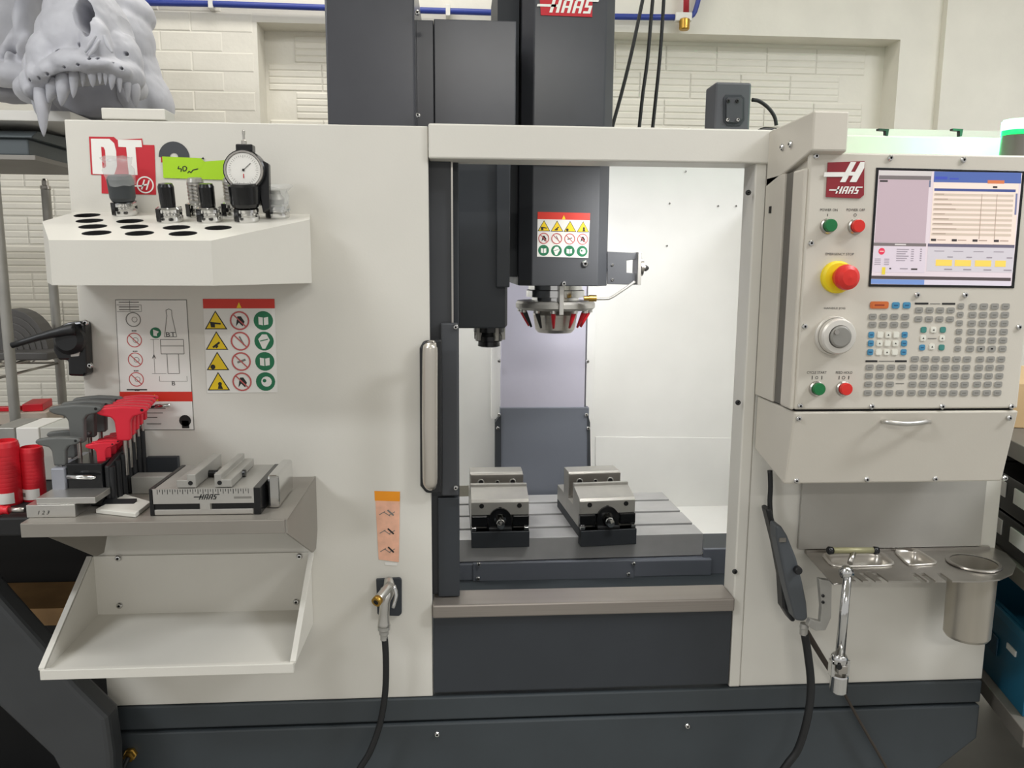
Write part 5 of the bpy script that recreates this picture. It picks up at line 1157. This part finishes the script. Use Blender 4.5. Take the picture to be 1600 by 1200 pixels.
for i in range(3):
    z = levels[0]+.001; y0 = -.11+i*.4; M = RA @ T(.02, y0, z)
    t = thing('storage_crate', M @ Vector((.25, .18, 0)), '%s teal plastic crate on the low grey shelf' % ('nearest', 'middle', 'farthest')[i], 'crate', 'teal crates')
    hh = .17
    mb = MB(); mb.box(M, 0, 0, 0, .008, .38, hh, teal); mb.box(M, .45, 0, 0, .458, .38, hh, teal); mb.box(M, .008, 0, 0, .45, .008, hh, teal); mb.box(M, .008, .372, 0, .45, .38, hh, teal); mb.box(M, .008, .008, 0, .45, .372, .008, teal); mb.build('crate_body', t)
    MB().box(M, -.008, -.002, hh-.02, .0, .382, hh, teal).build('crate_rim', t, .002); MB().box(M, -.004, .13, .06, 0, .25, .1, mat('teal_shade', (10, 66, 90), .5)).build('grip_recess_shade', t, .003)  # darker teal block paints in the shade of the hand hole
    for q in range(3): MB().box(M, -.003, .05+.13*q, .1, 0, .09+.13*q, .112, labelw).build('label_frame', t)
M = RA; t = MB().box(M, .05, .15, levels[2]+.0005, .35, .5, levels[2]+.1, mat('tan_carton', (206, 176, 132), .6)).build('carton', None, .002); tag(t, 'tan carton on top of the right shelving', 'carton')

# ================================================================== DINOSAUR SKULL
def S(px, py, Y): return W(px, py, Y)
def blob_object(name, blobs, cuts, mt, parent, vox=.005, smooth=3):
    bm = bmesh.new()
    for (px, py, Y, rx, ry, rd, tilt) in blobs:
        k = (Y-EYE.y)/FPX; M = T(*S(px, py, Y)) @ RY(radians(tilt)) @ Matrix.Diagonal((rx*k, rd, ry*k, 1))
        bmesh.ops.create_icosphere(bm, subdivisions=3, radius=1, matrix=M)
    me = bpy.data.meshes.new(name); bm.to_mesh(me); bm.free()
    ob = bpy.data.objects.new(name, me); COL.objects.link(ob)
    rm = ob.modifiers.new('r', 'REMESH'); rm.mode = 'VOXEL'; rm.voxel_size = vox
    sm = ob.modifiers.new('s', 'SMOOTH'); sm.iterations = smooth; sm.factor = .5
    tx_ = bpy.data.textures.get('bone_noise') or bpy.data.textures.new('bone_noise', 'CLOUDS'); tx_.noise_scale = .03; tx_.noise_depth = 3
    dp = ob.modifiers.new('d', 'DISPLACE'); dp.texture = tx_; dp.strength = .006; dp.mid_level = .5; dp.texture_coords = 'GLOBAL'
    tmp = []
    if cuts:
        bm = bmesh.new()
        for (px, py, Y, rx, ry, rd, tilt) in cuts:
            k = (Y-EYE.y)/FPX; M = T(*S(px, py, Y)) @ RY(radians(tilt)) @ Matrix.Diagonal((rx*k, rd, ry*k, 1)); bmesh.ops.create_icosphere(bm, subdivisions=2, radius=1, matrix=M)
        cm = bpy.data.meshes.new('c'); bm.to_mesh(cm); bm.free(); co_ = bpy.data.objects.new('c', cm); COL.objects.link(co_); tmp.append(co_)
        bo = ob.modifiers.new('b', 'BOOLEAN'); bo.operation = 'DIFFERENCE'; bo.solver = 'EXACT'; bo.use_self = True; bo.object = co_
    dg = bpy.context.evaluated_depsgraph_get(); nm = bpy.data.meshes.new_from_object(ob.evaluated_get(dg))
    bpy.data.objects.remove(ob)
    for t_ in tmp: bpy.data.objects.remove(t_)
    nm.materials.clear(); nm.materials.append(mt); nm.name = name
    for p_ in nm.polygons: p_.use_smooth = True; p_.material_index = 0
    mb = MB(); org = Vector((sum(v.co.x for v in nm.vertices)/len(nm.vertices), sum(v.co.y for v in nm.vertices)/len(nm.vertices), min(v.co.z for v in nm.vertices)))
    nm.transform(Matrix.Translation(-org)); o_ = bpy.data.objects.new(name, nm); return place(o_, org, parent)
SKY = .45
sk = thing('dinosaur_skull', W(135, 178, SKY+.1), 'grey dinosaur skull model with long teeth above the machine', 'skull')
snout = [  # px, py, Y, rx, ry, depth radius, tilt
    (125, 70, SKY+.08, 58, 62, .09, 0), (132, 30, SKY+.1, 52, 48, .09, 0), (105, 20, SKY+.08, 30, 52, .06, 12), (160, 30, SKY+.06, 16, 50, .06, -14), (152, 72, SKY+.0, 22, 40, .035, -6),
    (82, 92, SKY+.06, 30, 46, .07, 14), (182, 88, SKY+.08, 34, 44, .06, -22), (128, 100, SKY+.0, 50, 20, .045, 0), (90, 112, SKY+.02, 32, 18, .05, -20), (68, 122, SKY+.05, 18, 22, .06, -10), (170, 106, SKY+.01, 34, 16, .045, 14), (200, 118, SKY+.06, 22, 20, .06, 30), (58, 138, SKY+.08, 10, 14, .06, 0), (214, 136, SKY+.12, 10, 18, .06, 0),
    (150, 100, SKY-.03, 24, 10, .02, 0), (113, 60, SKY+.03, 16, 34, .04, 16), (60, 108, SKY+.12, 14, 30, .06, 10), (180, 40, SKY+.1, 17, 50, .07, -20), (50, 130, SKY+.07, 9, 22, .05, 12), (56, 146, SKY+.06, 9, 12, .05, 0)]
cuts = [(127, 20, SKY-.01, 16, 27, .24, -12), (140, 45, SKY-.0, 9, 18, .18, -18), (172, 22, SKY+.0, 6, 20, .16, -14), (116, 65, SKY-.03, 4, 4, .06, 0), (186, 77, SKY-.0, 4, 4, .08, 0), (86, 78, SKY-.02, 6, 4, .04, -20), (138, 91, SKY-.05, 3, 2.4, .04, 0), (150, 90, SKY-.05, 3, 2.6, .03, 0), (170, 94, SKY-.05, 2.2, 2.2, .03, 0), (118, 99, SKY-.05, 3, 2, .04, 0), (195, 110, SKY-.0, 2.5, 2.5, .05, 0), (75, 116, SKY-.02, 2.6, 2.2, .04, 0), (62, 122, SKY-.01, 2.4, 2.2, .05, 0), (54, 128, SKY+.02, 2.2, 2.2, .05, 0), (99, 104, SKY-.04, 2.6, 2, .04, 0),
        (135, 172, SKY+.03, 62, 52, .14, 0), (140, 145, SKY+.06, 48, 26, .13, 0)]
cran = blob_object('snout', snout, cuts, bone, sk, .0042, 9)
cheek_and_roof = [(205, 20, SKY+.32, 32, 26, .08, 20), (200, 60, SKY+.3, 34, 50, .09, -10), (222, 100, SKY+.32, 20, 54, .08, -18), (240, 145, SKY+.32, 20, 44, .08, -25), (215, 150, SKY+.3, 26, 40, .09, 0), (180, 20, SKY+.3, 30, 40, .1, 0),
         (44, 30, SKY+.3, 12, 60, .06, 8), (24, 75, SKY+.3, 12, 36, .05, 35), (50, 90, SKY+.28, 10, 34, .05, 0), (20, 118, SKY+.26, 48, 18, .05, 2), (50, 140, SKY+.22, 22, 20, .06, -30), (-20, 100, SKY+.3, 30, 30, .05, 0), (33, 80, SKY+.24, 5, 14, .02, 0), (16, 92, SKY+.24, 6, 12, .02, 0), (60, 30, SKY+.6, 75, 85, .03, 0), (70, -62, SKY+.34, 120, 36, .3, 0)]  # last two blobs added to shade the gaps; the roof is unseen
blob_object('cheek_bones_and_shade_roof', cheek_and_roof, [(8, 35, SKY+.3, 20, 40, .2, 0), (71, 22, SKY+.3, 15, 58, .2, 6)], bone, sk, .006, 4)
jawb = [(140, 165, SKY+.34, 64, 22, .06, 0), (110, 150, SKY+.3, 22, 30, .08, -18), (195, 150, SKY+.3, 20, 30, .08, 18), (20, 148, SKY+.36, 52, 12, .05, 2), (150, 140, SKY+.24, 64, 40, .02, 0)]
blob_object('lower_jaw', jawb, [], mat('shaded_resin', (150, 150, 156), .65, var=.06), sk, .006, 4)  # mouth shade put into a darker copy of the skull resin
ridge = MB()
for l in ([(150, 55), (140, 70), (133, 82)], [(156, 62), (146, 78), (138, 88)], [(162, 55), (168, 70), (176, 82)]): ridge.tube([W(x, y, SKY-.045) for x, y in l], [.003, .005, .002], bone, 8, 4)
ridge.build('nasal_ridges', sk)
def zt5(x, y): return (x/5.456, y/5.456)
for (xa, ya, xb, yb, wd, dY) in ((712, 590, 706, 742, 40, 0), (778, 580, 792, 745, 62, -.01), (848, 575, 853, 722, 36, -.015), (898, 580, 900, 728, 36, -.015), (955, 600, 950, 768, 52, -.01), (1008, 640, 1022, 792, 40, .0), (1076, 660, 1092, 876, 52, .03), (1130, 720, 1160, 915, 76, .05), (632, 610, 625, 838, 60, .0), (545, 650, 522, 905, 92, .01), (470, 690, 415, 880, 90, .02), (345, 760, 374, 1165, 84, .03), (300, 790, 320, 985, 64, .06), (400, 760, 395, 1010, 64, .04)):
    a = W(*zt5(xa, ya-20), SKY+dY); b = W(*zt5(xb, yb), SKY+dY+.005); k = (SKY+dY-EYE.y)/FPX/5.456; r = wd*k*.66
    mid = a.lerp(b, .5)+Vector((r*.18, -r*.3, 0))
    mb = MB(); mb.tube([a, a.lerp(mid, .5), mid, mid.lerp(b, .6), b], [r*.9, r, r*.82, r*.5, r*.06], bone, 10, 3); mb.build('tooth', sk)
